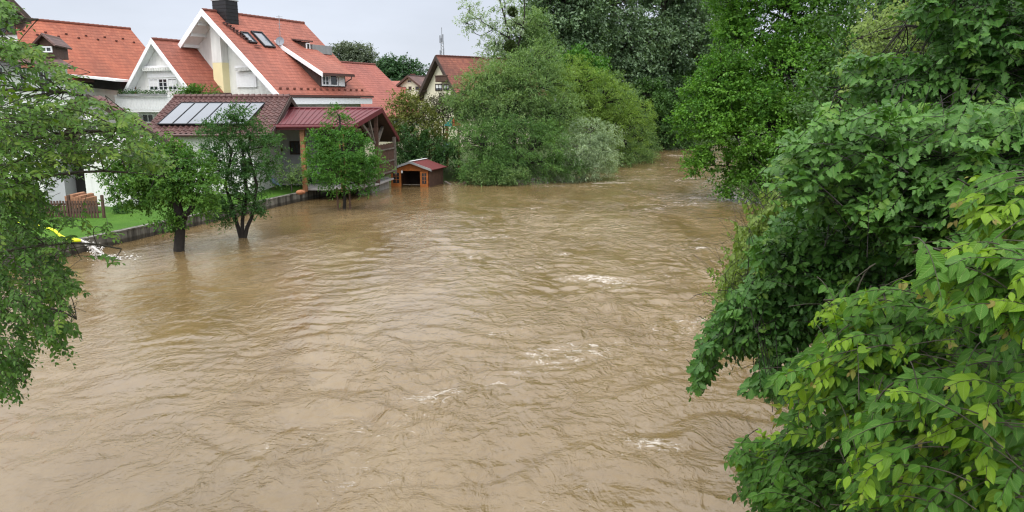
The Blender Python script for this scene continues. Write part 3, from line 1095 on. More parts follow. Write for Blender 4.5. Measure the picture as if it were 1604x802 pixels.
class Gable:
    """gable-ended house: F = right eave foot of the front verge, s runs left along the gable, t back along the ridge"""
    def __init__(self, root, F, half, rise, length, e=E, d=D):
        self.root, self.F, self.half, self.rise, self.length, self.e, self.d = root, np.asarray(F, float), half, rise, length, nrm(e), nrm(d)

    def p(self, s, t, z):
        q = self.F + self.e * s + self.d * t
        return np.array([q[0], q[1], z])

    @property
    def z(self):
        return self.F[2]

    def roof_n(self, right=True):
        v = (self.e * self.half if right else -self.e * self.half) + Zu * self.rise
        n = np.cross(self.d, v)
        return nrm(n if n[2] > 0 else -n)

    def on_roof(self, px, py):
        return on_plane(px, py, self.F, self.roof_n(True))

    def on_gable(self, px, py, t=0.0):
        q = on_plane(px, py, self.F + self.d * t, self.d)
        return np.dot(q - self.F, self.e), q[2]

    def roofs(self, mat, th=0.16, t0=0.0, t1=None, soffit=0.0, soffit_m=None):
        t1 = self.length if t1 is None else t1
        W, z, r = 2 * self.half, self.z, self.rise
        slab('roof', [self.p(0, t0, z), self.p(0, t1, z), self.p(self.half, t1, z + r), self.p(self.half, t0, z + r)], th, mat, self.root)
        slab('roof', [self.p(W, t1, z), self.p(W, t0, z), self.p(self.half, t0, z + r), self.p(self.half, t1, z + r)], th, mat, self.root)
        if soffit:
            dz = Zu * (th / math.cos(math.atan2(r, self.half)) + 0.005)
            for q in ([self.p(0.02, t0 + 0.02, z), self.p(0.02, t0 + soffit, z), self.p(self.half, t0 + soffit, z + r), self.p(self.half, t0 + 0.02, z + r)],
                      [self.p(W - 0.02, t0 + 0.02, z), self.p(W - 0.02, t0 + soffit, z), self.p(self.half, t0 + soffit, z + r), self.p(self.half, t0 + 0.02, z + r)]):
                slab('verge_boarding', [p_ - dz for p_ in q], 0.02, soffit_m or M['white_wood'], self.root)
        # ridge tiles
        mb = MB()
        n = max(3, int((t1 - t0) / 0.38))
        for i in range(n):
            a, b = t0 + (t1 - t0) * i / n, t0 + (t1 - t0) * (i + 1) / n
            mb.tube([self.p(self.half, a, z + r - 0.02), self.p(self.half, b - 0.01, z + r - 0.01)], [0.11, 0.125], 8)
        mb.build('ridge', mat, self.root)

    def barge(self, mat, t=0.0, h=0.30, w=0.06, name='bargeboard'):
        W, z, r = 2 * self.half, self.z, self.rise
        for s0 in (0.0, W):
            a, b = self.p(s0, t, z), self.p(self.half, t, z + r)
            sl = nrm(b - a)
            dn = np.array([0, 0, -1.0])
            off = -self.d * 0.035
            mb = MB().prism([a + off + np.array([0, 0, 0.03]), b + off + np.array([0, 0, 0.03]), b + off + dn * h, a + off + dn * h], -self.d * w)
            mb.build(name, mat, self.root)

    def walls(self, mat, t0, t1, inset, zb, drop=0.22):
        W, z, r = 2 * self.half, self.z, self.rise
        k = r / self.half
        zt = z + inset * k - drop
        pts = [self.p(inset, t0, zb), self.p(inset, t0, zt), self.p(self.half, t0, z + r - drop), self.p(W - inset, t0, zt), self.p(W - inset, t0, zb)]
        return MB().prism(pts, self.d * (t1 - t0)).build('wall', mat, self.root)


# ------------------------------------------------------------------ main house: big gable with chimney, skylights and dormer
F5 = at(438, 148, 50.0)
main = thing('gabled_house', 'large white house with red tiled roof, black chimney, skylights and dormer', 'house', (F5[0] - 5, F5[1] + 5, 0.5))
g5 = Gable(main, F5, 6.5, 5.66, 9.85)
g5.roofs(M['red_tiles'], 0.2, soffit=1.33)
g5.barge(M['white_wood'], 0.0, 0.42, 0.08)
g5.walls(M['white'], 1.35, 9.3, 0.75, 0.3)
# exposed rafters under the deep verge
mb = MB()
for s in (7.1, 7.9, 8.7, 9.5, 10.3, 11.1):
    zz = F5[2] + (13 - s) * g5.rise / g5.half - 0.36
    mb.beam(g5.p(s, 0.03, zz), g5.p(s, 1.4, zz), 0.12, 0.22)
mb.build('rafters', M['white_wood'], main)
for s in (0.9, 3.2, 6.5):
    zz = F5[2] + min(s, 13 - s) * g5.rise / g5.half - 0.42
    MB().beam(g5.p(s, 0.03, zz), g5.p(s, 1.4, zz), 0.16, 0.24).build('purlin', M['white_wood'], main)
# chimney breast on the gable, pale yellow below
s0, z0 = g5.on_gable(350, 133, 0.75)
s1, _ = g5.on_gable(329, 50, 0.75)
zy = g5.on_gable(340, 98, 0.75)[1]
ztop = F5[2] + (s0 + s1) / 2 * g5.rise / g5.half - 0.35
MB().prism([g5.p(s0, 0.75, zy), g5.p(s0, 0.75, F5[2] + s0 * g5.rise / g5.half - 0.3), g5.p(s1, 0.75, F5[2] + min(s1, 13 - s1) * g5.rise / g5.half - 0.3), g5.p(s1, 0.75, zy)], D * 0.7).build('chimney_breast', M['white'], main)
MB().prism([g5.p(s0, 0.75, 3.0), g5.p(s0, 0.75, zy - 0.004), g5.p(s1, 0.75, zy - 0.004), g5.p(s1, 0.75, 3.0)], D * 0.7).build('chimney_breast', M['yellow'], main)['label'] = 'pale yellow lower part of the chimney breast'
# chimney
cp = g5.on_roof(350, 31)
cc = cp + E * 0.35 + D * 0.55
ch = MB().box((cc[0], cc[1], cp[2] + 0.42), (1.3, 1.05, 1.75), E, D)
cho = ch.build('chimney', M['black'], main)
mb = MB()
for i in range(6):
    mb.box((cc[0], cc[1], cp[2] - 0.2 + i * 0.24), (1.33, 1.08, 0.025), E, D)
mb.build('cladding', M['dark'], cho)
MB().box((cc[0], cc[1], cp[2] + 1.33), (1.42, 1.16, 0.07), E, D).build('cap', M['zinc'], cho)
MB().box((cc[0], cc[1], cp[2] + 1.44), (0.7, 0.5, 0.14), E, D).build('flue', M['metal'], cho)
# blind and awning on the gable terrace
a0, a1 = g5.on_gable(372, 137, 1.3), g5.on_gable(401, 112, 1.3)
MB().box(g5.p((a0[0] + a1[0]) / 2, 1.29, (a0[1] + a1[1]) / 2), (abs(a0[0] - a1[0]), 0.1, abs(a0[1] - a1[1])), E, D).build('roller_blind', M['white_wood'], main)


def awning(g, px0, px1, py0, py1, t):
    A, B = g.on_gable(px0, py0, t), g.on_gable(px1, py1, t)
    w = abs(A[0] - B[0])
    f = MB().box(g.p((A[0] + B[0]) / 2, t, A[1] - 0.08), (w, 0.22, 0.16), g.e, g.d).build('awning', M['white_wood'], g.root)
    mb_ = MB()
    k = 12
    for i in range(k):
        s_ = min(A[0], B[0]) + w * (i + 0.5) / k
        mb_.tube([g.p(s_, t - 0.1, A[1] - 0.14), g.p(s_, t - 0.12, A[1] - 0.36)], [w / k * 0.52, w / k * 0.42], 8)
    mb_.build('valance', M['white'], f)


awning(g5, 369, 393, 103, 110, 1.1)
# terrace parapet behind the garage
q0, q1 = g5.p(0.3, -0.5, 5.6), g5.p(6.0, -0.5, 5.6)
MB().box((q0 + q1) / 2 + np.array([0, 0, -0.55]), (5.7, 0.14, 1.1), E, D).build('parapet', M['white'], main)
# skylights
nR = g5.roof_n(True)
upR = nrm(E * g5.half + Zu * g5.rise)
for (c0, c1) in (((381, 66.5), (396.5, 54)), ((405, 73), (418, 53.5))):
    a, b = g5.on_roof(*c0), g5.on_roof(*c1)
    du = abs(np.dot(b - a, D))
    dv = abs(np.dot(b - a, upR))
    c = (a + b) / 2
    wd = 0.62 if c0[0] < 390 else 0.95
    f = MB()
    for sx in (-1, 1):
        f.box(c + D * sx * wd / 2 + nR * 0.06, (0.09, dv, 0.16), D, upR, nR)
        f.box(c + upR * sx * dv / 2 + nR * 0.062, (wd + 0.09, 0.09, 0.16), D, upR, nR)
    fo = f.build('skylight', M['black'], main)
    MB().box(c + nR * 0.05, (wd - 0.08, dv - 0.08, 0.06), D, upR, nR).build('pane', M['panel'], fo)
# roof steps
for i in range(8):
    t_ = i / 7
    c = g5.on_roof(352 + 37 * t_, 37.5 + 28 * t_) + nR * 0.12
    mb = MB().box(c, (0.40, 0.16, 0.05), D, E, Zu)
    mb.box(c - D * 0.15 - Zu * 0.08, (0.04, 0.14, 0.14), D, E).box(c + D * 0.15 - Zu * 0.08, (0.04, 0.14, 0.14), D, E)
    mb.build('roof_step', M['gutter'], main)
c = g5.on_roof(403, 74) + nR * 0.12
MB().box(c, (0.55, 0.16, 0.05), D, E, Zu).build('roof_step', M['gutter'], main)
# dish and aerial
c = g5.on_roof(439, 74)
dn = nrm(np.array([0.15, -0.85, 0.35]))
dX = nrm(np.cross(Zu, dn))
dY = np.cross(dn, dX)
ctr = c + Zu * 0.42
v, fs = [ctr - dn * 0.08], []
for r_, o_ in ((0.16, -0.055), (0.28, 0.0), (0.30, 0.012)):
    for k in range(18):
        a = 2 * math.pi * k / 18
        v.append(ctr + dn * o_ + dX * r_ * math.cos(a) + dY * r_ * 1.1 * math.sin(a))
fs = [(0, 1 + k, 1 + (k + 1) % 18) for k in range(18)]
for j in range(2):
    fs += [(1 + j * 18 + k, 19 + j * 18 + k, 19 + j * 18 + (k + 1) % 18, 1 + j * 18 + (k + 1) % 18) for k in range(18)]
do = MB().add(v, fs).build('satellite_dish', M['dish'], main, True)
mb = MB().tube([c - Zu * 0.1, ctr - dn * 0.09], 0.025, 6)
mb.tube([ctr - dY * 0.27, ctr + dn * 0.3 - dY * 0.1], 0.012, 5).box(ctr + dn * 0.3 - dY * 0.08, (0.06, 0.06, 0.09))
mb.build('bracket', M['metal'], do)
c = g5.on_roof(439, 60)
tp = at(437, 24, c[1])
mb = MB().tube([c - Zu * 0.2, (c[0], c[1], tp[2])], 0.022, 6)
for f_, w_ in ((0.95, 0.45), (0.88, 0.6), (0.62, 0.3), (0.45, 0.25)):
    z_ = c[2] + (tp[2] - c[2]) * f_
    mb.tube([(c[0] - w_ / 2, c[1], z_), (c[0] + w_ / 2, c[1] + 0.1, z_)], 0.014, 5)
mb.build('aerial', M['metal'], main)
# dormer
A_ = g5.on_roof(502, 136.5)
dl = 2.75
P0 = g5.on_roof(445, 66)
t_a, t_b = np.dot(A_ - F5, D), np.dot(A_ - F5, D) + dl
s_f = np.dot(A_ - F5, E)
zb_ = A_[2]
zt_ = at(505, 107.5, A_[1])[2]
kmain = g5.rise / g5.half
s_t = np.dot(P0 - F5, E)
z_t = F5[2] + s_t * kmain
ks = (z_t - zt_) / (s_t - s_f)
s_o = s_f - 0.55                                        # roof edge stands out past the face
zo = zt_ - 0.55 * ks
ta, tb = t_a - 0.3, t_b + 0.35
dorm = slab('dormer_roof', [g5.p(s_o, ta, zo), g5.p(s_o, tb, zo), g5.p(s_t, tb, z_t + 0.05), g5.p(s_t, ta, z_t + 0.05)], 0.14, M['red_tiles'], main)
a, b = g5.p(s_o, ta, zo), g5.p(s_t, ta, z_t + 0.05)
MB().prism([a - D * 0.01 + Zu * 0.02, b - D * 0.01 + Zu * 0.02, b - D * 0.01 - Zu * 0.30, a - D * 0.01 - Zu * 0.30], -D * 0.06).build('bargeboard', M['white_wood'], dorm)
MB().prism([g5.p(s_o, ta, zo - 0.03), g5.p(s_o, tb, zo - 0.03), g5.p(s_o, tb, zo - 0.2), g5.p(s_o, ta, zo - 0.2)], -E * 0.08).build('gutter', M['gutter'], dorm)
for t__ in (t_a, t_b - 0.12):
    MB().prism([g5.p(s_f, t__, zb_ - 0.05), g5.p(s_f, t__, zt_ - 0.1), g5.p(s_t, t__, z_t - 0.12)], D * 0.12).build('dormer_cheek', M['dark_wood'], main)
MB().box((g5.p(s_f + 0.06, (t_a + t_b) / 2, (zb_ + zt_) / 2)), (dl - 0.25, 0.1, zt_ - zb_ - 0.1), D, E).build('dormer_wall', M['dark_wood'], main)
hw = zt_ - zb_ - 0.28
window(main, g5.p(s_f - 0.005, t_a + 0.14, zb_ + 0.1), D, -E, 0.78, hw, M['white_wood'], bars=(2, 3), fw=0.09)
window(main, g5.p(s_f - 0.005, t_a + 0.98, zb_ + 0.1), D, -E, 0.85, hw, M['white_wood'], bars=(1, 1), fw=0.09)
mb = MB().box(g5.p(s_f - 0.045, t_a + 2.26, zb_ + 0.1 + hw / 2), (0.68, 0.05, hw), D, E)
mb.build('shutter', M['white_wood'], main)
mb = MB().tube([g5.p(s_o, tb - 0.3, zo - 0.2), g5.p(s_o, tb - 0.3, zo - 0.35), g5.p(s_f - 0.1, tb - 0.4, zo - 0.6), g5.p(s_f - 0.1, tb - 0.4, zb_ + 0.1)], 0.045, 7)
mb.build('downpipe', M['gutter'], main)
# the small upper dormer window and its grey screen
B_ = g5.on_roof(478, 82)
tB, sB = np.dot(B_ - F5, D), np.dot(B_ - F5, E)
zB = B_[2]
zBt = at(478, 63, B_[1])[2]
hB = zBt - zB
sT = sB + hB / (kmain - 0.12)
slab('dormer_roof', [g5.p(sB - 0.15, tB - 0.2, zBt), g5.p(sB - 0.15, tB + 0.75, zBt), g5.p(sT + 0.3, tB + 0.75, zBt + (sT - sB + 0.45) * 0.12), g5.p(sT + 0.3, tB - 0.2, zBt + (sT - sB + 0.45) * 0.12)], 0.1, M['brown_tiles'], main)
MB().prism([g5.p(sB, tB, zB - 0.05), g5.p(sB, tB, zBt - 0.1), g5.p(sT + 0.2, tB, zBt - 0.02)], D * 0.1).build('dormer_cheek', M['dark_wood'], main)
MB().box(g5.p(sB + 0.05, tB + 0.3, zB + hB / 2 - 0.06), (0.5, 0.08, hB - 0.1), D, E).build('dormer_wall', M['dark_wood'], main)
window(main, g5.p(sB, tB + 0.10, zB + 0.02), D, -E, 0.42, hB - 0.2, M['white_wood'], bars=(1, 1), fw=0.08)
MB().prism([g5.p(sB - 0.1, tB + 0.7, zB - 0.02), g5.p(sB - 0.1, tB + 2.9, zB - 0.02), g5.p(sB - 0.1, tB + 2.9, zB + 0.62), g5.p(sB - 0.1, tB + 0.7, zB + 0.62)], E * 1.5).build('roof_terrace_screen', M['zinc'], main)
# eaves
MB().prism([g5.p(0.0, 0, F5[2] - 0.02), g5.p(0.0, 9.85, F5[2] - 0.02), g5.p(0.0, 9.85, F5[2] - 0.16), g5.p(0.0, 0, F5[2] - 0.16)], -E * 0.1).build('gutter', M['gutter'], main)
MB().prism([g5.p(0.02, 0.05, F5[2] - 0.2), g5.p(0.02, 9.8, F5[2] - 0.2), g5.p(0.02, 9.8, F5[2] - 0.62), g5.p(0.02, 0.05, F5[2] - 0.62)], E * 0.74).build('soffit', M['white_wood'], main)
for i in range(14):
    c = g5.p(0.42, 0.5 + i * 0.66, F5[2] + 0.42 * kmain) + nR * 0.06
    MB().box(c, (0.22, 0.05, 0.12), D, E).build('snow_guard', M['red_tiles'], main)
# flat canopy and conservatory below the eave
c = g5.p(-1.6, 3.2, F5[2] - 1.15)
MB().box(c, (6.0, 2.4, 0.12), D, E).build('canopy', M['zinc'], main)
window(main, g5.p(0.735, 1.5, 2.9), D, -E, 1.4, 1.3, M['white_wood'], bars=(2, 1))
window(main, g5.p(0.735, 4.5, 2.9), D, -E, 1.4, 1.3, M['white_wood'], bars=(2, 1))

# ------------------------------------------------------------------ white gabled house with the awning and balcony
Qw = on_plane(361, 145, F5 + D * 1.35, D)
tmp = ray(300, 137)
k_ = tmp[0] / tmp[1]
t4 = (k_ * Qw[1] - Qw[0]) / (D[0] - k_ * D[1])
F4 = Qw + D * t4
house = thing('gabled_house', 'white house with steep orange roof, three-part window, awning and balcony', 'house', (F4[0] - 3, F4[1] + 2, 0.5))
L4 = np.dot(F5 + D * 1.35 - F4, D) + 0.4
g4 = Gable(house, F4, 3.45, 3.55, L4)
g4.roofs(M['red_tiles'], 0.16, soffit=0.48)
g4.barge(M['white_wood'], 0.0, 0.34, 0.07)
g4.walls(M['white'], 0.5, L4, 0.7, 0.3)
for s in (0.5, 3.45, 6.4):
    zz = F4[2] + min(s, 6.9 - s) * g4.rise / g4.half - 0.36
    MB().beam(g4.p(s, 0.03, zz), g4.p(s, 0.55, zz), 0.14, 0.22).build('purlin', M['white_wood'], house)
MB().prism([g4.p(-0.0, 0, F4[2] - 0.02), g4.p(-0.0, L4, F4[2] - 0.02), g4.p(0, L4, F4[2] - 0.15), g4.p(0, 0, F4[2] - 0.15)], -E * 0.1).build('gutter', M['gutter'], house)
awning(g4, 225, 271, 103.5, 107, 0.35)
w0, w1 = g4.on_gable(235.5, 142, 0.5), g4.on_gable(278, 122.5, 0.5)
wl = (w0[0] - w1[0])
MB().box(g4.p((w0[0] + w1[0]) / 2, 0.47, w1[1] + 0.32), (wl + 0.2, 0.08, 0.5), E, D).build('shutter_box', M['white_wood'], house)
for i in range(3):
    window(house, g4.p(w0[0] - wl * i / 3, 0.5, w0[1]), -E, -D, wl / 3 - 0.03, w1[1] - w0[1], M['white_wood'], bars=(2, 3), fw=0.06, curtain=(i != 1))
bz = g4.on_gable(230, 150, -0.3)[1]
b0, b1 = g4.on_gable(180, 150, -0.3)[0], g4.on_gable(268, 150, -0.3)[0]
bw = b0 - b1
bal = MB().box(g4.p((b0 + b1) / 2, 0.3, bz - 1.02), (bw, 1.25, 0.16), E, D)
bal.build('balcony_floor', M['white_wood'], house)
mb = MB()
nb = int(bw / 0.16)
for i in range(nb):
    mb.box(g4.p(b1 + bw * (i + 0.5) / nb, -0.33, bz - 0.52), (0.135, 0.03, 0.86), E, D)
mb.box(g4.p((b0 + b1) / 2, -0.33, bz - 0.02), (bw, 0.12, 0.08), E, D).box(g4.p((b0 + b1) / 2, -0.29, bz - 0.85), (bw, 0.04, 0.06), E, D)
mb.build('balcony_railing', M['white_wood'], house)
fb = MB().box(g4.p((b0 + b1) / 2 - 0.1, -0.42, bz + 0.05), (bw * 0.86, 0.2, 0.16), E, D).build('flower_box', M['zinc'], house)
lr = np.random.default_rng(3)
npl = 900
pp = np.array([g4.p(b1 + 0.3 + (bw - 0.9) * lr.random(), -0.42 + lr.normal(0, 0.07), bz + 0.12 + abs(lr.normal(0, 0.14))) for _ in range(npl)])
leaf_mesh('flowers', pp, lr.normal(size=(npl, 3)) + np.array([0, 0, 0.4]), lr.normal(size=(npl, 3)) + np.array([0, -0.3, 1]), np.full(npl, 0.1), np.full(npl, 0.055), lr.random(npl), 'far', LM['fruit_dark'], fb)
w0, w1 = g4.on_gable(224.5, 192, 0.5), g4.on_gable(241, 178.5, 0.5)
window(house, g4.p(w0[0], 0.5, w0[1]), -E, -D, w0[0] - w1[0], w1[1] - w0[1], M['white_wood'], bars=(2, 1), sill=M['white_wood'])
w0 = g4.on_gable(262, 200, 0.5)
window(house, g4.p(w0[0], 0.5, w0[1]), -E, -D, 0.9, 1.4, M['white_wood'], bars=(2, 1))

# ------------------------------------------------------------------ orange-roofed house behind
R2 = at(204, 45, 62.0)
pitch2 = math.radians(43)
h2 = 4.5
F2 = R2 - E * h2 - Zu * h2 * math.tan(pitch2)
ln2 = 26.0
back = thing('long_house', 'long house with plain orange tiled roof behind the leafy tree', 'house', (R2[0], R2[1], 0.5))
g2 = Gable(back, F2 - D * ln2, h2, h2 * math.tan(pitch2), ln2)
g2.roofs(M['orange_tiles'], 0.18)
g2.walls(M['white'], 0.5, ln2 - 0.4, 0.7, 0.3)
MB().prism([g2.p(0, 0, F2[2] - 0.02), g2.p(0, ln2, F2[2] - 0.02), g2.p(0, ln2, F2[2] - 0.18), g2.p(0, 0, F2[2] - 0.18)], -E * 0.12).build('gutter', M['gutter'], back)
for i in range(34):
    c = g2.p(h2 - 1.0 - 0.25 * (i % 2), 0.5 + i * 0.75, F2[2] + (h2 - 1.0 - 0.25 * (i % 2)) * math.tan(pitch2)) + g2.roof_n() * 0.05
    MB().box(c, (0.16, 0.08, 0.10), D, E).build('snow_guard', M['old_red_tiles'], back)
ca, cb_ = at(117, 118, 54.0), at(190, 126, 54.0)
MB().box((ca + cb_) / 2, (abs(cb_[0] - ca[0]) + 0.6, 2.6, 0.14), nrm(cb_ - ca), np.cross(Zu, nrm(cb_ - ca))).build('canopy', M['white_wood'], back)
MB().box((ca + cb_) / 2 - Zu * 0.42 + np.array([0, 0.6, 0]), (abs(cb_[0] - ca[0]) - 0.2, 1.3, 0.62), nrm(cb_ - ca), np.cross(Zu, nrm(cb_ - ca))).build('canopy_shade', M['dark'], back)  # dark box painted in for the shade under the canopy

# ------------------------------------------------------------------ white house at the left edge with brown tiled roof
Y1 = 41.0
lhouse = thing('gabled_house', 'white house with brown tiled lower roof and dormers at the left edge', 'house', (-30, 45, 0.5))
wa, wb = at(-60, 205, Y1), at(103, 205, Y1)
wt = at(103, 106, Y1)[2]
MB().prism([(wa[0], Y1, 0.3), (wb[0], Y1 + 0.8, 0.3), (wb[0], Y1 + 0.8, wt), (wa[0], Y1, wt)], (-4.9, 7.0, 0)).build('wall', M['white'], lhouse)
# lower roof skirt
e0, e1 = at(-60, 84, Y1 - 1.0), at(114, 103, Y1 - 0.3)
r1, r0 = at(78, 83, Y1 + 2.2), at(-60, 62, Y1 + 1.4)
slab('roof', [e0, e1, r1, r0], 0.16, M['brown_tiles'], lhouse)
mb = MB().tube([e0 - Zu * 0.1, e1 - Zu * 0.1], 0.09, 8)
mb.build('gutter', M['gutter'], lhouse)
# storey above
ua, ub = at(-60, 80, Y1 + 1.2), at(30, 80, Y1 + 1.2)
ut = at(20, 22, Y1 + 1.2)[2]
MB().prism([(ua[0], Y1 + 1.2, 5.0), (ub[0], Y1 + 1.2, 5.0), (ub[0], Y1 + 1.2, ut), ((ua[0] + ub[0]) / 2, Y1 + 1.2, ut + 1.8), (ua[0], Y1 + 1.2, ut)], (-4.2, 5.5, 0)).build('wall', M['white'], lhouse)
tp0 = at(-15, -38, Y1 + 0.7)
er = at(49, 28, Y1 + 0.7)
el = at(-80, 28, Y1 + 0.7)
bk = np.array([-4.6, 6.5, 0])
slab('roof', [er, er + bk, tp0 + bk, tp0], 0.22, M['brown_tiles'], lhouse)
slab('roof', [el + bk, el, tp0, tp0 + bk], 0.22, M['brown_tiles'], lhouse)
for a in (er, el):
    MB().prism([a + (0, -0.03, 0.04), tp0 + (0, -0.03, 0.04), tp0 + (0, -0.03, -0.34), a + (0, -0.03, -0.34)], (0, -0.06, 0)).build('bargeboard', M['dark_wood'], lhouse)
w0, w1 = at(-2, 54, Y1 + 1.2), at(23, 26, Y1 + 1.2)
window(lhouse, w0, (1, 0, 0), (0, -1, 0), w1[0] - w0[0], w1[2] - w0[2], M['brown_wood'], bars=(2, 1), fw=0.09, depth=0.1)
# gabled dormer with wooden front
Yd = Y1 + 0.7
d0, d1, dp = at(64, 84, Yd), at(84, 84, Yd), at(71, 52, Yd)
zt = at(84, 66, Yd)[2]
xm = (d0[0] + d1[0]) / 2
MB().prism([(d0[0], Yd, d0[2] - 0.2), (d1[0], Yd, d0[2] - 0.2), (d1[0], Yd, zt), (xm, Yd, zt + 0.42), (d0[0], Yd, zt)], (-0.6, 2.4, 0)).build('dormer_wall', M['brown_wood'], lhouse)
for sx in (-1, 1):
    ee = np.array([xm + sx * 0.68, Yd - 0.3, zt - 0.17])
    rr = np.array([xm, Yd - 0.3, zt + 0.46])
    b_ = np.array([-0.7, 2.8, 0])
    slab('dormer_roof', [ee, ee + b_, rr + b_, rr], 0.09, M['brown_tiles'], lhouse)
w0, w1 = at(62.5, 83, Yd), at(80.5, 73.5, Yd)
window(lhouse, w0 + (0.05, 0, 0.03), (1, 0, 0), (0, -1, 0), w1[0] - w0[0], w1[2] - w0[2], M['white_wood'], bars=(2, 1), fw=0.07)
wd = nrm(np.array([wb[0] - wa[0], 0.8, 0]))
wn = np.array([wd[1], -wd[0], 0])
for (x0, x1, y0, y1) in ((-14, 6, 128, 104), (32, 43, 131, 108), (64, 77, 150, 111), (-40, -26, 130, 106), (32, 50, 190, 160)):
    p0, p1 = on_plane(x0, y0, (wa[0], Y1, 0), wn), on_plane(x1, y1, (wa[0], Y1, 0), wn)
    window(lhouse, p0 + wn * 0.003, wd, wn, np.linalg.norm((p1 - p0)[:2]), p1[2] - p0[2], M['white_wood'], bars=(2, 1), fw=0.07, sill=M['zinc'])

# ------------------------------------------------------------------ long low roof right of the main house
R6 = at(587, 101, 78.0)
p6 = math.radians(40)
h6 = 6.0
F6 = R6 - E * h6 - Zu * h6 * math.tan(p6)
rose = thing('barn_house', 'house with long rose-red tiled roof right of the large house', 'house', (R6[0], R6[1], 0.5))
g6 = Gable(rose, F6 - D * 14, h6, h6 * math.tan(p6), 14)
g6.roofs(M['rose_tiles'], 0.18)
g6.barge(M['white_wood'], 0, 0.3)
g6.walls(M['cream'], 0.5, 13.6, 0.6, 0.3)
window(rose, g6.p(0.595, 9.0, 2.6), D, -E, 1.2, 1.3, M['white_wood'], bars=(2, 1))

# ------------------------------------------------------------------ small cream house far behind
A7 = at(640, 121, 112.0)
far = thing('gabled_house', 'small cream house with brown verge far behind the gardens', 'house', (A7[0], A7[1], 0.5))
fr, fl = at(660, 135.5, 111.0), at(618, 141.5, 113.0)
e7 = nrm(np.array([fl[0] - fr[0], fl[1] - fr[1], 0]))
d7 = np.array([-e7[1], e7[0], 0])
if d7[1] < 0:
    d7 = -d7
g7 = Gable(far, (fr[0], fr[1], fr[2]), np.linalg.norm((fl - fr)[:2]) / 2, A7[2] - (fr[2] + fl[2]) / 2, 12, e7, d7)
g7.roofs(M['brown_tiles'], 0.2)
g7.barge(M['brown_wood'], 0, 0.3)
g7.walls(M['cream'], 0.5, 11.5, 0.5, 0.3)
for (x0, x1, y0, y1) in ((630.2, 636, 141, 136), (640.5, 644.5, 141, 135.5), (651, 657, 141, 135.5), (646, 651, 156, 151.5), (639, 644, 128.5, 126)):
    a, b = g7.on_gable(x0, y0, 0.5), g7.on_gable(x1, y1, 0.5)
    window(far, g7.p(a[0], 0.5, a[1]), -e7, -d7, a[0] - b[0], b[1] - a[1], M['brown_wood'], bars=(2, 1), fw=0.1, sill=M['white_wood'])
c = g7.p(g7.half + 1, 3.0, A7[2] - 0.2)
MB().box(c, (0.7, 0.7, 1.6)).build('chimney', M['old_red_tiles'], far)
wing = at(598, 131, 108.0)
ra, rb = at(604, 126.8, 116.0), at(637, 126.8, 116.0)
ea, eb = at(600, 152, 108.0), at(634, 152, 108.0)
wing_h = thing('low_house', 'low red tiled roof between the barn roof and cream house', 'house', (wing[0], 112, 0.5))
slab('roof', [ea, eb, rb, ra], 0.2, M['rose_tiles'], wing_h)
MB().prism([(ea[0] + 0.3, ea[1] + 0.5, 0.3), (eb[0] - 0.3, eb[1] + 0.5, 0.3), (eb[0] - 0.3, eb[1] + 0.5, ea[2] - 0.1), (ea[0] + 0.3, ea[1] + 0.5, ea[2] - 0.1)], (0, 7, 0)).build('wall', M['cream'], wing_h)

# ------------------------------------------------------------------ brown gabled house with balcony
A8 = at(683, 87, 86.0)
e8 = nrm(np.array([-0.62, 0.785, 0]))
d8 = np.array([0.785, 0.62, 0])
brown = thing('gabled_house', 'cream house with dark brown verge and wooden balcony beside the willows', 'house', (A8[0], A8[1], 0.5))
L8 = on_plane(651, 158, A8, d8)
half8 = np.dot(L8 - A8, e8)
g8 = Gable(brown, A8 - e8 * half8 + Zu * (L8[2] - A8[2]), half8, A8[2] - L8[2], 13, e8, d8)
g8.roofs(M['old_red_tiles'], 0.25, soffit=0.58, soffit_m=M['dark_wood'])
g8.barge(M['dark_wood'], 0, 0.5, 0.1)
g8.walls(M['cream'], 0.6, 12.5, 0.9, 0.3)
for s in (1.5, half8, 2 * half8 - 1.5):
    zz = g8.z + min(s, 2 * half8 - s) * g8.rise / half8 - 0.5
    MB().beam(g8.p(s, 0.03, zz), g8.p(s, 0.65, zz), 0.18, 0.26).build('purlin', M['dark_wood'], brown)
b0, b1 = g8.on_gable(682, 128, -0.2), g8.on_gable(701, 118, -0.2)
bw = b0[0] - b1[0]
mb = MB()
nb = max(6, int(bw / 0.14))
for i in range(nb):
    mb.box(g8.p(b1[0] + bw * (i + 0.5) / nb, -0.2, (b0[1] + b1[1]) / 2), (0.12, 0.04, b1[1] - b0[1]), e8, d8)
mb.box(g8.p((b0[0] + b1[0]) / 2, -0.22, b1[1]), (bw, 0.12, 0.1), e8, d8).box(g8.p((b0[0] + b1[0]) / 2, 0.2, b0[1] + 0.02), (bw, 0.78, 0.12), e8, d8)
mb.build('balcony', M['brown_wood'], brown)
for (x0, x1, y0, y1) in ((694, 700.5, 119, 106), (682.5, 693, 142.5, 131), (695, 704, 142.5, 132)):
    a, b = g8.on_gable(x0, y0, 0.6), g8.on_gable(x1, y1, 0.6)
    window(brown, g8.p(a[0], 0.6, a[1]), -e8, -d8, a[0] - b[0], b[1] - a[1], M['dark_wood'], bars=(2, 1), fw=0.1, curtain=(y0 > 130))
c = A8 + d8 * 9 + Zu * 0.2
MB().tube([c, c + Zu * 1.0], 0.06, 8).tube([c + d8 * 1.2, c + d8 * 1.2 + Zu * 0.7], 0.06, 8).build('vent_pipe', M['metal'], brown)

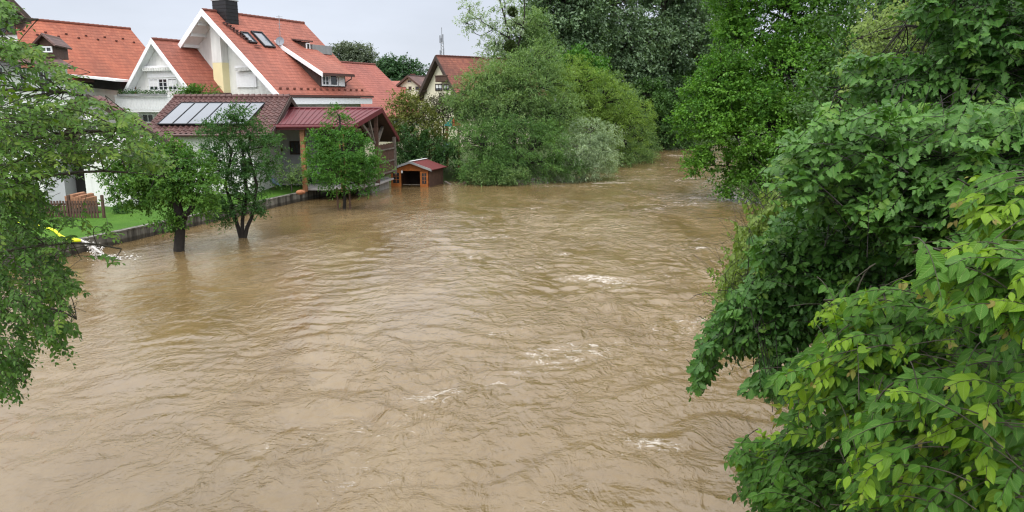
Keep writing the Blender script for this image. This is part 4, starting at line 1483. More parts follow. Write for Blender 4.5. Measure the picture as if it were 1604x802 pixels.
# ------------------------------------------------------------------ radio mast
mp, mt = at(693, 118, 150.0), at(692, 43, 150.0)
mast = thing('radio_mast', 'grey lattice radio mast with antenna panels above the brown gabled house', 'mast', (mp[0], 150, 0.5))
mb = MB()
for k in range(3):
    a = 2 * math.pi * k / 3
    mb.tube([(mp[0] + 0.9 * math.cos(a), 150 + 0.9 * math.sin(a), 0.4), (mp[0] + 0.25 * math.cos(a), 150 + 0.25 * math.sin(a), mt[2] - 2)], 0.09, 5)
for i in range(26):
    z0_, z1_ = 0.5 + i * (mt[2] - 3) / 26, 0.5 + (i + 1) * (mt[2] - 3) / 26
    r_ = lambda z: 0.9 - 0.65 * z / mt[2]
    for k in range(3):
        a, b = 2 * math.pi * k / 3, 2 * math.pi * (k + 1) / 3
        mb.tube([(mp[0] + r_(z0_) * math.cos(a), 150 + r_(z0_) * math.sin(a), z0_), (mp[0] + r_(z1_) * math.cos(b), 150 + r_(z1_) * math.sin(b), z1_)], 0.05, 4)
mb.tube([(mp[0], 150, mt[2] - 3), (mp[0], 150, mt[2])], 0.09, 6)
mb.build('lattice', M['metal'], mast)
for i, (dz, dx) in enumerate(((2.0, 0.25), (2.2, -0.3), (4.6, 0.35), (5.0, -0.3), (7.4, 0.5), (7.8, -0.5), (8.6, 0.2))):
    MB().box((mp[0] + dx, 149.6, mt[2] - dz), (0.24, 0.2, 1.4)).build('antenna_panel', M['dish'], mast)

# ------------------------------------------------------------------ garage with pantiles and solar panels
YG = 41.0
e0, e1 = at(221, 210, YG), at(424, 208.5, YG)
r0 = at(273, 152, YG + 4.3)
r1 = at(454, 149.5, YG + 4.5)
e1[2] = e0[2]
r1[2] = r0[2]
garage = thing('garage', 'white garage with maroon pantile roof carrying solar panels', 'garage', ((e0[0] + e1[0]) / 2, YG + 3, 0.5))


def pantile_roof(ea, eb, rb, ra, tile_w, courses, mat, parent, rib=0.045, name='roof'):
    nt_ = int(np.linalg.norm(eb - ea) / tile_w)
    nu, nv = nt_ * 6 + 1, courses * 3 + 1
    nn = nrm(np.cross(eb - ea, ra - ea))
    if nn[2] < 0:
        nn = -nn
    u = np.linspace(0, 1, nu)[None, :, None]
    cv = []
    for i in range(courses):
        cv += [(i + 0.0) / courses, (i + 0.5) / courses, (i + 0.985) / courses]
    cv.append(1.0)
    v = np.array(cv)[:, None, None]
    P = (ea * (1 - u) + eb * u) * (1 - v) + (ra * (1 - u) + rb * u) * v
    wave = rib * np.cos(np.linspace(0, nt_ * 2 * math.pi, nu))[None, :, None]
    step = np.array(([0.04, 0.02, 0.0] * courses) + [0.0])[:, None, None]
    P = P + nn * (wave + step)
    i = np.arange(nu * nv).reshape(nv, nu)
    q = np.stack([i[:-1, :-1], i[:-1, 1:], i[1:, 1:], i[1:, :-1]], -1).reshape(-1, 4)
    return mesh_np(name, P.reshape(-1, 3), [q], mat, parent, None, False), nn


_, nG = pantile_roof(e0, e1, r1, r0, 0.3, 13, M['pantile'], garage)
back0, back1 = r0 + (0.1, 4.2, r0[2] * 0 - 2.1), r1 + (0.1, 4.2, -2.1)
pantile_roof(back1, back0, r0, r1, 0.3, 13, M['pantile'], garage)
slab('roof_deck', [e0 - Zu * 0.06, e1 - Zu * 0.06, r1 - Zu * 0.06, r0 - Zu * 0.06], 0.12, M['brown_wood'], garage)
mb = MB()
for i in range(20):
    a, b = r0 + (r1 - r0) * i / 20, r0 + (r1 - r0) * (i + 0.97) / 20
    mb.tube([a + Zu * 0.02, b + Zu * 0.05], [0.13, 0.15], 8)
mb.build('ridge', M['pantile'], garage)
mb = MB()
for (a, b) in ((e1, r1), (r1, back1)):
    off = np.array([0.02, 0, 0])
    mb.prism([a + off + Zu * 0.05, b + off + Zu * 0.05, b + off - Zu * 0.28, a + off - Zu * 0.28], (0.06, 0, 0))
mb.build('bargeboard', M['dark_wood'], garage)
MB().tube([e0 + (0, -0.08, -0.06), e1 + (0, -0.08, -0.06)], 0.08, 8).build('gutter', M['gutter'], garage)
wl_, wr_ = e0[0] + 0.45, at(393, 250, YG + 0.5)[0]
kG = (r0[2] - e0[2]) / 4.3
MB().prism([(wl_, YG + 0.5, 0.3), (wl_, YG + 0.5, e0[2] - 0.02), (wl_, YG + 4.3, r0[2] - 0.25), (wl_, YG + 7.9, e0[2] + 0.1), (wl_, YG + 7.9, 0.3)], (wr_ - wl_, 0, 0)).build('wall', M['white'], garage)
# six solar collectors
up_ = nrm(r0 - e0)
ex = nrm(e1 - e0)
pn0, pn1 = on_plane(247.5, 198, e0, nG), on_plane(285, 164.5, e0, nG)
top_r = on_plane(417, 163, e0, nG)
span = np.dot(top_r - pn1, ex)
hgt = np.linalg.norm(pn1 - pn0)
dirp = nrm(pn1 - pn0)
npan = 6
for i in range(npan):
    a = pn0 + ex * span * i / npan
    b = pn0 + ex * span * (i + 1) / npan
    c = (a + b) / 2 + dirp * hgt / 2 + nG * 0.13
    w_ = span / npan - 0.02
    f = MB()
    sh = dirp * hgt / 2
    for (p_, q_) in ((a + ex * 0.01, a + ex * 0.01 + dirp * hgt), (b - ex * 0.01, b - ex * 0.01 + dirp * hgt)):
        f.beam(p_ + nG * 0.13, q_ + nG * 0.13, 0.028, 0.09, nG)
    for (p_, q_) in ((a + ex * 0.036, b - ex * 0.036), (a + ex * 0.036 + dirp * hgt, b - ex * 0.036 + dirp * hgt)):
        f.beam(p_ + nG * 0.131, q_ + nG * 0.131, 0.05, 0.09, nG)
    fo = f.build('solar_panel', M['black'], garage)
    g_ = MB().prism([a + ex * 0.037, b - ex * 0.037, b - ex * 0.037 + dirp * (hgt - 0.03), a + ex * 0.037 + dirp * (hgt - 0.03)], nG * 0.03)
    g_.v[0] = g_.v[0] + nG * 0.12
    g_.build('pane', M['panel'], fo)
window(garage, (wl_ + 4.6, YG + 0.497, 1.6), (1, 0, 0), (0, -1, 0), 0.8, 0.9, M['white_wood'], bars=(1, 1))

# ------------------------------------------------------------------ open shelter with dark red metal roof
SE0, SE1 = at(425, 195.5, 42.0), at(555, 191, 42.3)
SR0, SR1 = at(436, 170.5, 46.0), at(597, 166.5, 45.6)
SB = at(624, 217, 50.0)
SE1[2] = SE0[2]
SR1[2] = SR0[2]
SB0 = np.array([SR0[0], 50.3, SB[2]])
shelter = thing('garden_shelter', 'open timber shelter with dark red ribbed metal roof at the water', 'shelter', ((SE0[0] + SR1[0]) / 2, 46, 0.5))


def rib_roof(ea, eb, rb, ra, pitch, mat, parent, name='roof'):
    n_ = int(np.linalg.norm(eb - ea) / pitch)
    nn = nrm(np.cross(eb - ea, ra - ea))
    if nn[2] < 0:
        nn = -nn
    us, hs = [], []
    for i in range(n_):
        for (f_, h_) in ((0, 0), (0.62, 0), (0.72, 0.045), (0.90, 0.045)):
            us.append((i + f_) / n_)
            hs.append(h_)
    us.append(1.0)
    hs.append(0.0)
    us, hs = np.array(us)[None, :, None], np.array(hs)[None, :, None]
    vv = np.array([0, 0.5, 1.0])[:, None, None]
    P = (ea * (1 - us) + eb * us) * (1 - vv) + (ra * (1 - us) + rb * us) * vv + nn * hs
    nu, nv = P.shape[1], 3
    i = np.arange(nu * nv).reshape(nv, nu)
    q = np.stack([i[:-1, :-1], i[:-1, 1:], i[1:, 1:], i[1:, :-1]], -1).reshape(-1, 4)
    return mesh_np(name, P.reshape(-1, 3), [q], mat, parent)


rib_roof(SE0, SE1, SR1, SR0, 0.24, M['red_metal'], shelter)
rib_roof(SB, SB0, SR0, SR1, 0.24, M['red_metal'], shelter)
slab('roof_deck', [SE0 - Zu * 0.16, SE1 - Zu * 0.16, SR1 - Zu * 0.16, SR0 - Zu * 0.16], 0.06, M['dark_wood'], shelter)
slab('roof_deck', [SB - Zu * 0.16, SB0 - Zu * 0.16, SR0 - Zu * 0.16, SR1 - Zu * 0.16], 0.06, M['dark_wood'], shelter)
MB().prism([SE0 + (0, -0.02, 0.03), SE1 + (0, -0.02, 0.03), SE1 + (0, -0.02, -0.26), SE0 + (0, -0.02, -0.26)], (0, -0.05, 0)).build('fascia', M['red_metal'], shelter)
MB().tube([SE0 + (0, -0.14, -0.1), SE1 + (0, -0.14, -0.1)], 0.075, 8).build('gutter', M['red_metal'], shelter)
for (a, b) in ((SE1, SR1), (SB, SR1)):
    MB().prism([a + (0.02, 0, 0.07), b + (0.02, 0, 0.07), b + (0.02, 0, -0.22), a + (0.02, 0, -0.22)], (0.05, 0, 0)).build('verge', M['red_metal'], shelter)
MB().tube([SR0 + Zu * 0.04, SR1 + Zu * 0.04], 0.08, 8).build('ridge', M['red_metal'], shelter)
# posts
for px_ in (473, 534):
    p = at(px_, 200, 42.5)
    MB().box((p[0], 42.5, (0.5 + SE0[2] - 0.1) / 2), (0.24, 0.24, SE0[2] - 0.5 - 0.1)).build('post', M['post_wood'], shelter)
MB().beam((SE0[0], 42.5, SE0[2] - 0.2), (SE1[0], 42.6, SE0[2] - 0.2), 0.18, 0.22).build('beam', M['brown_wood'], shelter)
# gable truss at the river end
gx = SR1[0] - 0.35
tr = MB()
tr.beam((gx, 45.6, 0.5), (gx, 45.6, SR1[2] - 0.2), 0.22, 0.22)
tr.beam((gx - 0.7, 42.6, SE1[2] - 0.3), (gx, 50.0, SE1[2] - 0.5), 0.16, 0.2)
tr.build('truss', M['brown_wood'], shelter)
tr = MB()
tr.beam((gx - 0.1, 45.45, SE1[2] - 1.2), (gx - 0.45, 43.3, SR1[2] - 0.75), 0.16, 0.16)
tr.beam((gx - 0.05, 44.9, SE1[2] - 1.0), (gx - 0.2, 44.3, SR1[2] - 0.5), 0.13, 0.13)
tr.beam((gx, 45.75, SE1[2] - 1.2), (gx + 0.05, 47.6, SR1[2] - 1.1), 0.16, 0.16)
tr.build('brace', M['old_wood'], shelter)
p = at(618.5, 250, 48.8)
MB().box((p[0], 48.8, 2.1), (0.2, 0.2, 2.4)).build('post', M['old_wood'], shelter)
# boarded river wall
wa_, wb_ = np.array([gx + 0.02, 45.75, 0]), np.array([p[0] - 0.05, 48.7, 0])
wdv = nrm(wb_ - wa_)
wlen = np.linalg.norm(wb_ - wa_)
mb = MB()
n_ = int(wlen / 0.17)
for i in range(n_):
    c = wa_ + wdv * wlen * (i + 0.5) / n_
    top = 2.95 - 0.02 * (i % 3)
    mb.box((c[0], c[1], (1.0 + top) / 2), (0.155, 0.03, top - 1.0), wdv, np.cross(Zu, wdv))
mb.build('board_wall', M['brown_wood'], shelter)
mb = MB()
for z_ in (1.15, 1.85, 2.6):
    mb.beam(wa_ + Zu * z_ - np.cross(Zu, wdv) * 0.05, wb_ + Zu * z_ - np.cross(Zu, wdv) * 0.05, 0.05, 0.09)
mb.build('rail', M['old_wood'], shelter)
mb = MB()
fa_, fb_ = np.array([gx - 0.62, 42.7, 0]), np.array([gx, 45.5, 0])
for z_ in (0.9, 1.25, 1.6):
    mb.beam(fa_ + Zu * z_, fb_ + Zu * z_, 0.04, 0.12)
for k in range(4):
    c = fa_ + (fb_ - fa_) * (k + 0.2) / 4
    mb.box((c[0], c[1], 1.1), (0.09, 0.09, 1.2))
mb.build('railing', M['old_wood'], shelter)
# rear wall under the roof, with shutters and two oval plaques
yW = 47.0
xw0, xw1 = at(392, 240, yW)[0], at(500, 240, yW)[0]
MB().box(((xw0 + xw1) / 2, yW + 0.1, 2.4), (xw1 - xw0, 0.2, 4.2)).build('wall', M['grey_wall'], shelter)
MB().box((xw1 + 1.4, yW + 0.12, 2.4), (2.8, 0.18, 4.2)).build('wall', M['dark_wood'], shelter)['label'] = 'dark boarded back of the open shelter'
for (x0, x1, y0, y1) in ((413, 427, 241, 224), (455, 469, 242, 221)):
    a, b = at(x0, y0, yW), at(x1, y1, yW)
    window(shelter, (a[0], yW, a[2]), (1, 0, 0), (0, -1, 0), b[0] - a[0], b[2] - a[2], M['dark_wood'], bars=(2, 1), fw=0.08)
for (x_, y_) in ((436, 228), (441, 234)):
    a = at(x_, y_, yW)
    MB().ellipsoid((a[0], yW - 0.02, a[2]), (0.10, 0.03, 0.16), 12, 6).build('wall_plaque', M['brown_wood'], shelter, True)
MB().prism([(xw0 - 0.4, 45.5, 0.56), (xw1 - 0.6, 45.3, 0.56), (xw1 + 0.3, 42.6, 0.56), (xw1 + 2.8, 42.6, 0.56), (gx + 0.1, 45.5, 0.56), (p[0] - 0.1, 48.8, 0.56), (xw0 - 0.4, 48.8, 0.56)], (0, 0, 0.10)).build('floor', M['terrace'], shelter)
# bench / table just seen in the shade
# concrete footing at the river's edge
fa_, fb_ = at(583, 287, 46.2), at(607, 284, 48.9)
foot = MB().prism([(fa_[0], 45.9, -1.0), (fb_[0] + 0.1, 48.9, -1.0), (fb_[0] + 0.1, 48.9, 0.72), (fa_[0], 45.9, 0.72)], (-0.3, 0.1, 0)).build('footing_wall', M['pale_concrete'])
tag(foot, 'short pale concrete wall under the timber shelter at the water', 'wall')

# ------------------------------------------------------------------ bank wall
mb = MB()
W_ = np.array(LEFT_WALL)
cap = MB()
for i, (a, b) in enumerate(zip(W_[:-1], W_[1:])):
    d_ = nrm(b - a)
    n2 = np.array([d_[1], -d_[0]])
    L_ = np.linalg.norm(b - a)
    k = max(1, int(L_ / 2.0))
    for j in range(k):
        p, q = a + d_ * L_ * j / k, a + d_ * (L_ * (j + 1) / k - 0.02)
        mb.prism([(*p, -1.6), (*q, -1.6), (*q, 0.44), (*p, 0.44)], (-n2[0] * 0.2, -n2[1] * 0.2, 0))
    p, q = a, b - d_ * 0.004 * (i + 1)
    cap.prism([(*(p + n2 * 0.03), 0.445), (*(q + n2 * 0.03), 0.445), (*(q + n2 * 0.03), 0.50), (*(p + n2 * 0.03), 0.50)], (-n2[0] * 0.27, -n2[1] * 0.27, 0))
wallroot = thing('bank_wall', 'low concrete bank wall streaked dark between lawn and flood', 'wall', (W_[1][0], W_[1][1], 0))
mb.build('wall_panel', M['concrete'], wallroot)
cap.build('coping', M['concrete'], wallroot)

# ------------------------------------------------------------------ small white outbuilding with dark eave at the left
YA = 36.0
shed = thing('outbuilding', 'white outbuilding with dark tiled roof and open doorway behind the leafy tree', 'outbuilding', (-20, YA + 2, 0.5))
xr, xl = at(205, 300, YA)[0], at(70, 300, YA)[0]
xo0, xo1 = at(100, 280, YA)[0], at(133, 280, YA)[0]
zw = 3.35
MB().prism([(xo1, YA, 0.3), (xr, YA, 0.3), (xr, YA, zw), (xo1, YA, zw + 1.5)], (0, 1.1, 0)).build('wall', M['white'], shed)
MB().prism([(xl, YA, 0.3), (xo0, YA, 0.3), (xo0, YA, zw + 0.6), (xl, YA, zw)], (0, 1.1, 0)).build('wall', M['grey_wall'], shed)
MB().prism([(xo0 + 0.004, YA + 0.05, 2.7), (xo1 - 0.004, YA + 0.05, 2.7), (xo1 - 0.004, YA + 0.05, zw + 1.4), (xo0 + 0.004, YA + 0.05, zw + 0.6)], (0, 0.2, 0)).build('lintel', M['brown_wood'], shed)
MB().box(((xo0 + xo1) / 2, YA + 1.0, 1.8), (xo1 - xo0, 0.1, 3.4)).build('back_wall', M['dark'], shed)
rr_ = at(277, 231, YA - 0.6)
top_ = at(200, 186, YA - 0.6)
sl_ = (top_ - rr_) / (top_[0] - rr_[0])
ridge_x = -19.6
rg = rr_ + sl_ * (ridge_x - rr_[0])
lf = np.array([2 * ridge_x - rr_[0] - 0.5, YA - 0.6, rr_[2]])
bk = np.array([0, 0.9, 0])
pantile_roof(rr_ + bk, rr_, rg, rg + bk, 0.3, 14, M['pantile'], shed)
pantile_roof(lf, lf + bk, rg + bk, rg, 0.3, 14, M['pantile'], shed)
slab('roof_deck', [rr_ - Zu * 0.07, rr_ + bk - Zu * 0.07, rg + bk - Zu * 0.07, rg - Zu * 0.07], 0.12, M['dark_wood'], shed)
slab('roof_deck', [lf + bk - Zu * 0.07, lf - Zu * 0.07, rg - Zu * 0.07, rg + bk - Zu * 0.07], 0.12, M['dark_wood'], shed)
for a in (rr_, lf):
    MB().prism([a + (0, -0.03, 0.1), rg + (0, -0.03, 0.1), rg + (0, -0.03, -0.25), a + (0, -0.03, -0.25)], (0, -0.05, 0)).build('bargeboard', M['dark_wood'], shed)
pp = rr_ + np.array([-0.45, 0.5, 0])
for y_ in (0.0,):
    MB().box((pp[0], pp[1] + y_, (0.4 + pp[2]) / 2), (0.15, 0.15, pp[2] - 0.4)).build('post', M['brown_wood'], shed)
# stacked roof tiles / boards and a picket fence
pl = at(128, 314, 34.0)
stack = thing('tile_stack', 'slanting stack of orange boards by the outbuilding doorway', 'stack', (pl[0], 34.0, 0.5))
mb = MB()
for i in range(7):
    mb.box((pl[0] - 0.38 + 0.11 * i, 34.0 + 0.02 * i, pl[2] + 0.06 * (i % 3) - 0.02 * i), (0.12, 1.1, 0.5), (1, 0, -0.25), (0, 1, 0))
mb.build('boards', M['planks'], stack)
MB().box((pl[0], 34.0, (0.45 + pl[2] - 0.3) / 2), (0.8, 0.8, pl[2] - 0.3 - 0.45)).build('trestle', M['old_wood'], stack)
fence = thing('picket_fence', 'brown picket fence at the back of the lawn', 'fence', (at(120, 340, 32.6)[0], 32.6, 0.5))
fx0, fx1 = at(60, 340, 32.6)[0], at(158, 340, 32.6)[0]
mb = MB()
n_ = int((fx1 - fx0) / 0.13)
for i in range(n_):
    x_ = fx0 + (fx1 - fx0) * i / n_
    mb.box((x_, 32.6, 0.5 + 0.36 + 0.01 * (i % 3)), (0.085, 0.025, 0.78))
mb.build('pickets', M['brown_wood'], fence)
mb = MB()
for z_ in (0.75, 1.1):
    mb.beam((fx0, 32.65, z_), (fx1, 32.65, z_), 0.04, 0.07)
mb.build('rail', M['brown_wood'], fence)
for x_ in (fx0, (fx0 + fx1) / 2, fx1 + 0.1):
    MB().box((x_, 32.68, 0.95), (0.1, 0.1, 1.1)).build('post', M['brown_wood'], fence)

# ------------------------------------------------------------------ flooded playhouse
YP = 49.4
lf_, ap_, rf_ = at(609.7, 263.5, YP + 0.3), at(644, 253.5, YP), at(676, 267.5, YP - 0.3)
rbk, rrk = at(669.5, 248.2, YP + 2.6), at(700.5, 261.5, YP + 2.2)
play = thing('playhouse', 'small orange wooden playhouse with red roof sunk in the flood', 'playhouse', (ap_[0], YP + 1.2, 0))
e_p = nrm(np.array([lf_[0] - rf_[0], lf_[1] - rf_[1], 0]))
d_p = nrm(np.array([rbk[0] - ap_[0], rbk[1] - ap_[1], 0]))
Lp = np.linalg.norm((rbk - ap_)[:2])
hp = np.linalg.norm((lf_ - rf_)[:2]) / 2
zE = (lf_[2] + rf_[2]) / 2
gp = Gable(play, np.array([rf_[0], rf_[1], zE]), hp, ap_[2] - zE, Lp, e_p, d_p)
W_p = 2 * hp
slab('roof', [gp.p(0, 0, zE), gp.p(0, Lp, zE), gp.p(hp, Lp, ap_[2]), gp.p(hp, 0, ap_[2])], 0.06, M['red_felt'], play)
slab('roof', [gp.p(W_p, Lp, zE), gp.p(W_p, 0, zE), gp.p(hp, 0, ap_[2]), gp.p(hp, Lp, ap_[2])], 0.06, M['red_felt'], play)
for s0_ in (0.0, W_p):
    a, b = gp.p(s0_, 0, zE), gp.p(hp, 0, ap_[2])
    MB().prism([a - d_p * 0.02 + Zu * 0.05, b - d_p * 0.02 + Zu * 0.05, b - d_p * 0.02 - Zu * 0.1, a - d_p * 0.02 - Zu * 0.1], -d_p * 0.04).build('bargeboard', M['zinc'], play)
MB().beam(gp.p(hp, -0.06, ap_[2] + 0.04), gp.p(hp, Lp, ap_[2] + 0.04), 0.16, 0.03).build('ridge_cap', M['white_wood'], play)
ins_ = 0.28
MB().box(gp.p(ins_, Lp / 2 + 0.1, 0.2), (Lp - 0.3, 0.05, 1.9), d_p, e_p).build('wall', M['brown_wood'], play)
MB().box(gp.p(W_p - ins_, Lp / 2 + 0.1, 0.2), (Lp - 0.3, 0.05, 1.9), d_p, e_p).build('wall', M['brown_wood'], play)
MB().box(gp.p(hp, Lp - 0.2, 0.2), (W_p - 2 * ins_ - 0.06, 0.05, 1.9), e_p, d_p).build('wall', M['dark_wood'], play)
mb = MB()
zh = zE - 0.04
mb.prism([gp.p(ins_, 0.28, zh - 0.08), gp.p(W_p - ins_, 0.28, zh - 0.08), gp.p(W_p - ins_, 0.28, zh + ins_ * gp.rise / hp - 0.06), gp.p(hp, 0.28, ap_[2] - 0.1), gp.p(ins_, 0.28, zh + ins_ * gp.rise / hp - 0.06)], d_p * 0.05)
mb.build('gable_board', M['orange_wood'], play)


def play_door(s_hi, s_lo, t_):
    w_ = s_hi - s_lo
    mb_ = MB()
    zt__ = zh - 0.085
    mb_.box(gp.p(s_hi - 0.06, t_, (zt__ - 0.6) / 2), (0.12, 0.05, zt__ + 0.6), e_p, d_p)
    mb_.box(gp.p(s_lo + 0.06, t_, (zt__ - 0.6) / 2), (0.12, 0.05, zt__ + 0.6), e_p, d_p)
    mb_.box(gp.p((s_hi + s_lo) / 2, t_, zt__ - 0.06), (w_ - 0.24, 0.045, 0.12), e_p, d_p)
    mb_.box(gp.p((s_hi + s_lo) / 2, t_, -0.2), (w_ - 0.24, 0.045, 0.8), e_p, d_p)
    mb_.box(gp.p((s_hi + s_lo) / 2, t_, (zt__ + 0.2) / 2), (0.03, 0.03, zt__ - 0.3), e_p, d_p)
    for k_ in (1, 2):
        mb_.box(gp.p((s_hi + s_lo) / 2, t_, 0.2 + (zt__ - 0.32) * k_ / 3), (w_ - 0.25, 0.025, 0.025), e_p, d_p)
    do_ = mb_.build('door', M['orange_wood'], play)
    MB().box(gp.p((s_hi + s_lo) / 2, t_ + 0.012, (zt__ + 0.08) / 2), (w_ - 0.25, 0.008, zt__ - 0.3), e_p, d_p).build('pane', M['glass'], do_)


sa = gp.on_gable(614.5, 280, 0.2)[0]
sb_ = gp.on_gable(629.5, 280, 0.2)[0]
play_door(sa, sb_, 0.2)
sa = gp.on_gable(658.5, 280, 0.2)[0]
sb_ = gp.on_gable(670.5, 280, 0.2)[0]
play_door(sa, sb_, 0.2)
MB().box(gp.p(W_p / 2, 0.3, 0.12), (W_p - 1.6, 0.06, 0.05), e_p, d_p).build('crossbar', M['old_wood'], play)
lp = gp.on_gable(631, 269, 0.15)
lamp = MB().ellipsoid(gp.p(lp[0], 0.12, lp[1]), (0.07, 0.07, 0.10), 10, 8)
lamp.tube([gp.p(lp[0], 0.12, lp[1] + 0.08), gp.p(lp[0], 0.24, lp[1] + 0.13)], 0.015, 6)
lamp.build('lantern', M['white_wood'], play, True)
mb = MB()
a, b = at(697, 285, 51.3), at(711, 286, 51.0)
mb.beam((a[0], a[1], 0.18), (b[0], b[1], -0.12), 0.2, 0.05)
tag(mb.build('loose_plank', M['old_wood']), 'loose plank floating in the flood beside the playhouse', 'plank')

# ------------------------------------------------------------------ play tower in the bushes
tw = at(709, 210, 58.0)
tower = thing('play_tower', 'small play tower with teal and orange cloth roof among bushes', 'play tower', (tw[0], 58.0, 0.5))
zt0, zt1 = at(709, 196, 58)[2], at(709, 184.5, 58)[2]
for k, (dx, dy) in enumerate(((-0.45, -0.4), (0.45, -0.4), (-0.45, 0.5), (0.45, 0.5))):
    MB().box((tw[0] + dx, 58 + dy, (0.3 + zt0) / 2), (0.1, 0.1, zt0 - 0.3)).build('post', M['post_wood'], tower)
MB().prism([(tw[0] - 0.6, 57.4, zt0), (tw[0], 57.6, zt1), (tw[0] + 0.02, 57.4, zt0 - 0.1)], (0.1, 1.2, 0)).build('roof_cloth', M['teal'], tower)
MB().prism([(tw[0] + 0.06, 57.4, zt0 - 0.05), (tw[0] + 0.06, 57.6, zt1), (tw[0] + 0.62, 57.4, zt0 - 0.05)], (0.0, 1.2, 0)).build('roof_cloth', M['orange_cloth'], tower)
MB().box((tw[0], 58.05, zt0 - 1.3), (1.0, 1.0, 0.08)).build('platform', M['post_wood'], tower)
mb = MB()
sa, sb_ = np.array([tw[0] - 0.2, 57.5, zt0 - 1.25]), np.array([tw[0] - 0.9, 55.9, zt0 - 2.4])
for o_ in (-0.22, 0.22):
    mb.beam(sa + (o_, 0, 0.08), sb_ + (o_, 0, 0.08), 0.05, 0.22)
mb.beam(sa, sb_, 0.42, 0.04)
mb.build('slide', M['blue_plastic'], tower)

# ------------------------------------------------------------------ lawn ornaments
hb = on_z(428, 297, 0.52)
heron = thing('heron_figure', 'grey-blue heron garden figure standing on the lawn', 'garden figure', hb)
hb = np.array(hb)
mb = MB()
ax = nrm(np.array([0.75, -0.2, -0.5]))
mb.ellipsoid(hb + (0.05, 0, 0.50), (0.33, 0.13, 0.14), 14, 10, ax, np.cross(Zu, ax), np.cross(ax, np.cross(Zu, ax)))
mb.tube(curve3(hb + (-0.15, 0, 0.60), hb + (-0.38, 0, 0.70), hb + (-0.20, 0, 0.86), 8), np.linspace(0.075, 0.04, 8), 10)
mb.tube([hb + (0.26, -0.05, 0.36), hb + (0.52, -0.12, 0.20)], [0.07, 0.02], 8)
mb.build('body', M['heron'], heron, True)
mb = MB().ellipsoid(hb + (-0.22, 0, 0.89), (0.09, 0.055, 0.06), 10, 8)
mb.tube([hb + (-0.29, 0, 0.885), hb + (-0.48, -0.02, 0.84)], [0.025, 0.006], 6)
mb.build('head', M['white_wood'], heron, True)
for dx in (-0.02, 0.10):
    MB().tube([hb + (dx, 0.02, 0.42), hb + (dx, 0.0, -0.02)], 0.014, 6).build('leg', M['gutter'], heron)
tb = on_z(471, 305, 0.50)
urn = MB()
ax = nrm(np.array([1.0, 0.15, 0.05]))
prof = [(-0.33, 0.10), (-0.30, 0.15), (-0.18, 0.24), (0.0, 0.28), (0.15, 0.25), (0.24, 0.17), (0.27, 0.16), (0.31, 0.20), (0.33, 0.20), (0.33, 0.16), (0.26, 0.13), (0.1, 0.2)]
cz = np.array(tb) + (0, 0, 0.26)
rings = []
s_ = nrm(np.cross(ax, Zu))
u_ = np.cross(s_, ax)
for (o_, r_) in prof:
    for k in range(16):
        a = 2 * math.pi * k / 16
        rings.append(cz + (0, 0, -0.12) + 0.72 * ax * o_ + 0.5 * r_ * (math.cos(a) * s_ + math.sin(a) * u_))
fs = [(i * 16 + k, i * 16 + (k + 1) % 16, (i + 1) * 16 + (k + 1) % 16, (i + 1) * 16 + k) for i in range(len(prof) - 1) for k in range(16)]
fs.append(tuple(range(15, -1, -1)))
urn.add(rings, fs)
tag(urn.build('clay_pot', M['terracotta'], None, True), 'bulbous terracotta pot lying on the lawn edge', 'pot')

# ------------------------------------------------------------------ yellow hose and its jet
hp_ = [on_z(-40, 352, 0.47), on_z(0, 353, 0.47), on_z(45, 350, 0.47), on_z(85, 362, 0.48), on_z(96, 372, 0.48), on_z(112, 378, 0.60)]
tt = np.linspace(0, len(hp_) - 1, 40)
hp_ = np.stack([np.interp(tt, np.arange(len(hp_)), np.array(hp_)[:, k]) for k in range(3)], 1)
hp_[:, 2] += 0.04
hose = thing('hose', 'bright yellow pump hose lying over the lawn edge', 'hose', hp_[0])
MB().tube(hp_, 0.055, 10).build('hose_line', M['hose'], hose, True)
noz = hp_[-1]
nz1 = noz + np.array([0.38, -0.04, 0.0])
MB().tube([noz - np.array([0.02, 0, 0]), noz + np.array([0.12, -0.01, 0.01]), nz1], [0.075, 0.085, 0.045], 10).build('nozzle', M['hose'], hose, True)
jr = np.random.default_rng(9)
land = on_z(163, 404, 0.02)
mb = MB()
jp = curve3(nz1, (nz1 + land) / 2 + np.array([0, 0, 0.12]), land, 12)
for s in range(3):
    o = jr.normal(0, 1, 3) * 0.02
    path = jp + o * np.linspace(0.3, 4.0, 12)[:, None] + jr.normal(0, 0.012, jp.shape)
    mb.tube(path, np.linspace(0.03, 0.055, 12) * jr.uniform(0.6, 1.0), 6)
for i in range(300):
    t = jr.random() ** 0.8
    k = min(10, int(t * 11))
    p = jp[k] + (jp[k + 1] - jp[k]) * (t * 11 - k) + jr.normal(0, 1, 3) * (0.02 + 0.11 * t)
    r_ = jr.uniform(0.008, 0.026)
    mb.ellipsoid(p, (r_, r_, r_ * 1.3), 5, 4)
tag(mb.build('water_jet', M['foam'], None, True), kind='stuff')
mb = MB()
for i in range(120):
    a = jr.random() * 6.28
    d_ = abs(jr.normal(0, 0.38))
    p = land + np.array([0.45 + d_ * math.cos(a) * 1.3, d_ * math.sin(a) * 0.8 - 0.1, max(0.0, jr.normal(0.03, 0.05))])
    r_ = jr.uniform(0.008, 0.032)
    mb.ellipsoid(p, (r_ * 1.6, r_ * 1.3, r_ * 0.5), 6, 4)
tag(mb.build('splash', M['foam'], None, True), kind='stuff')

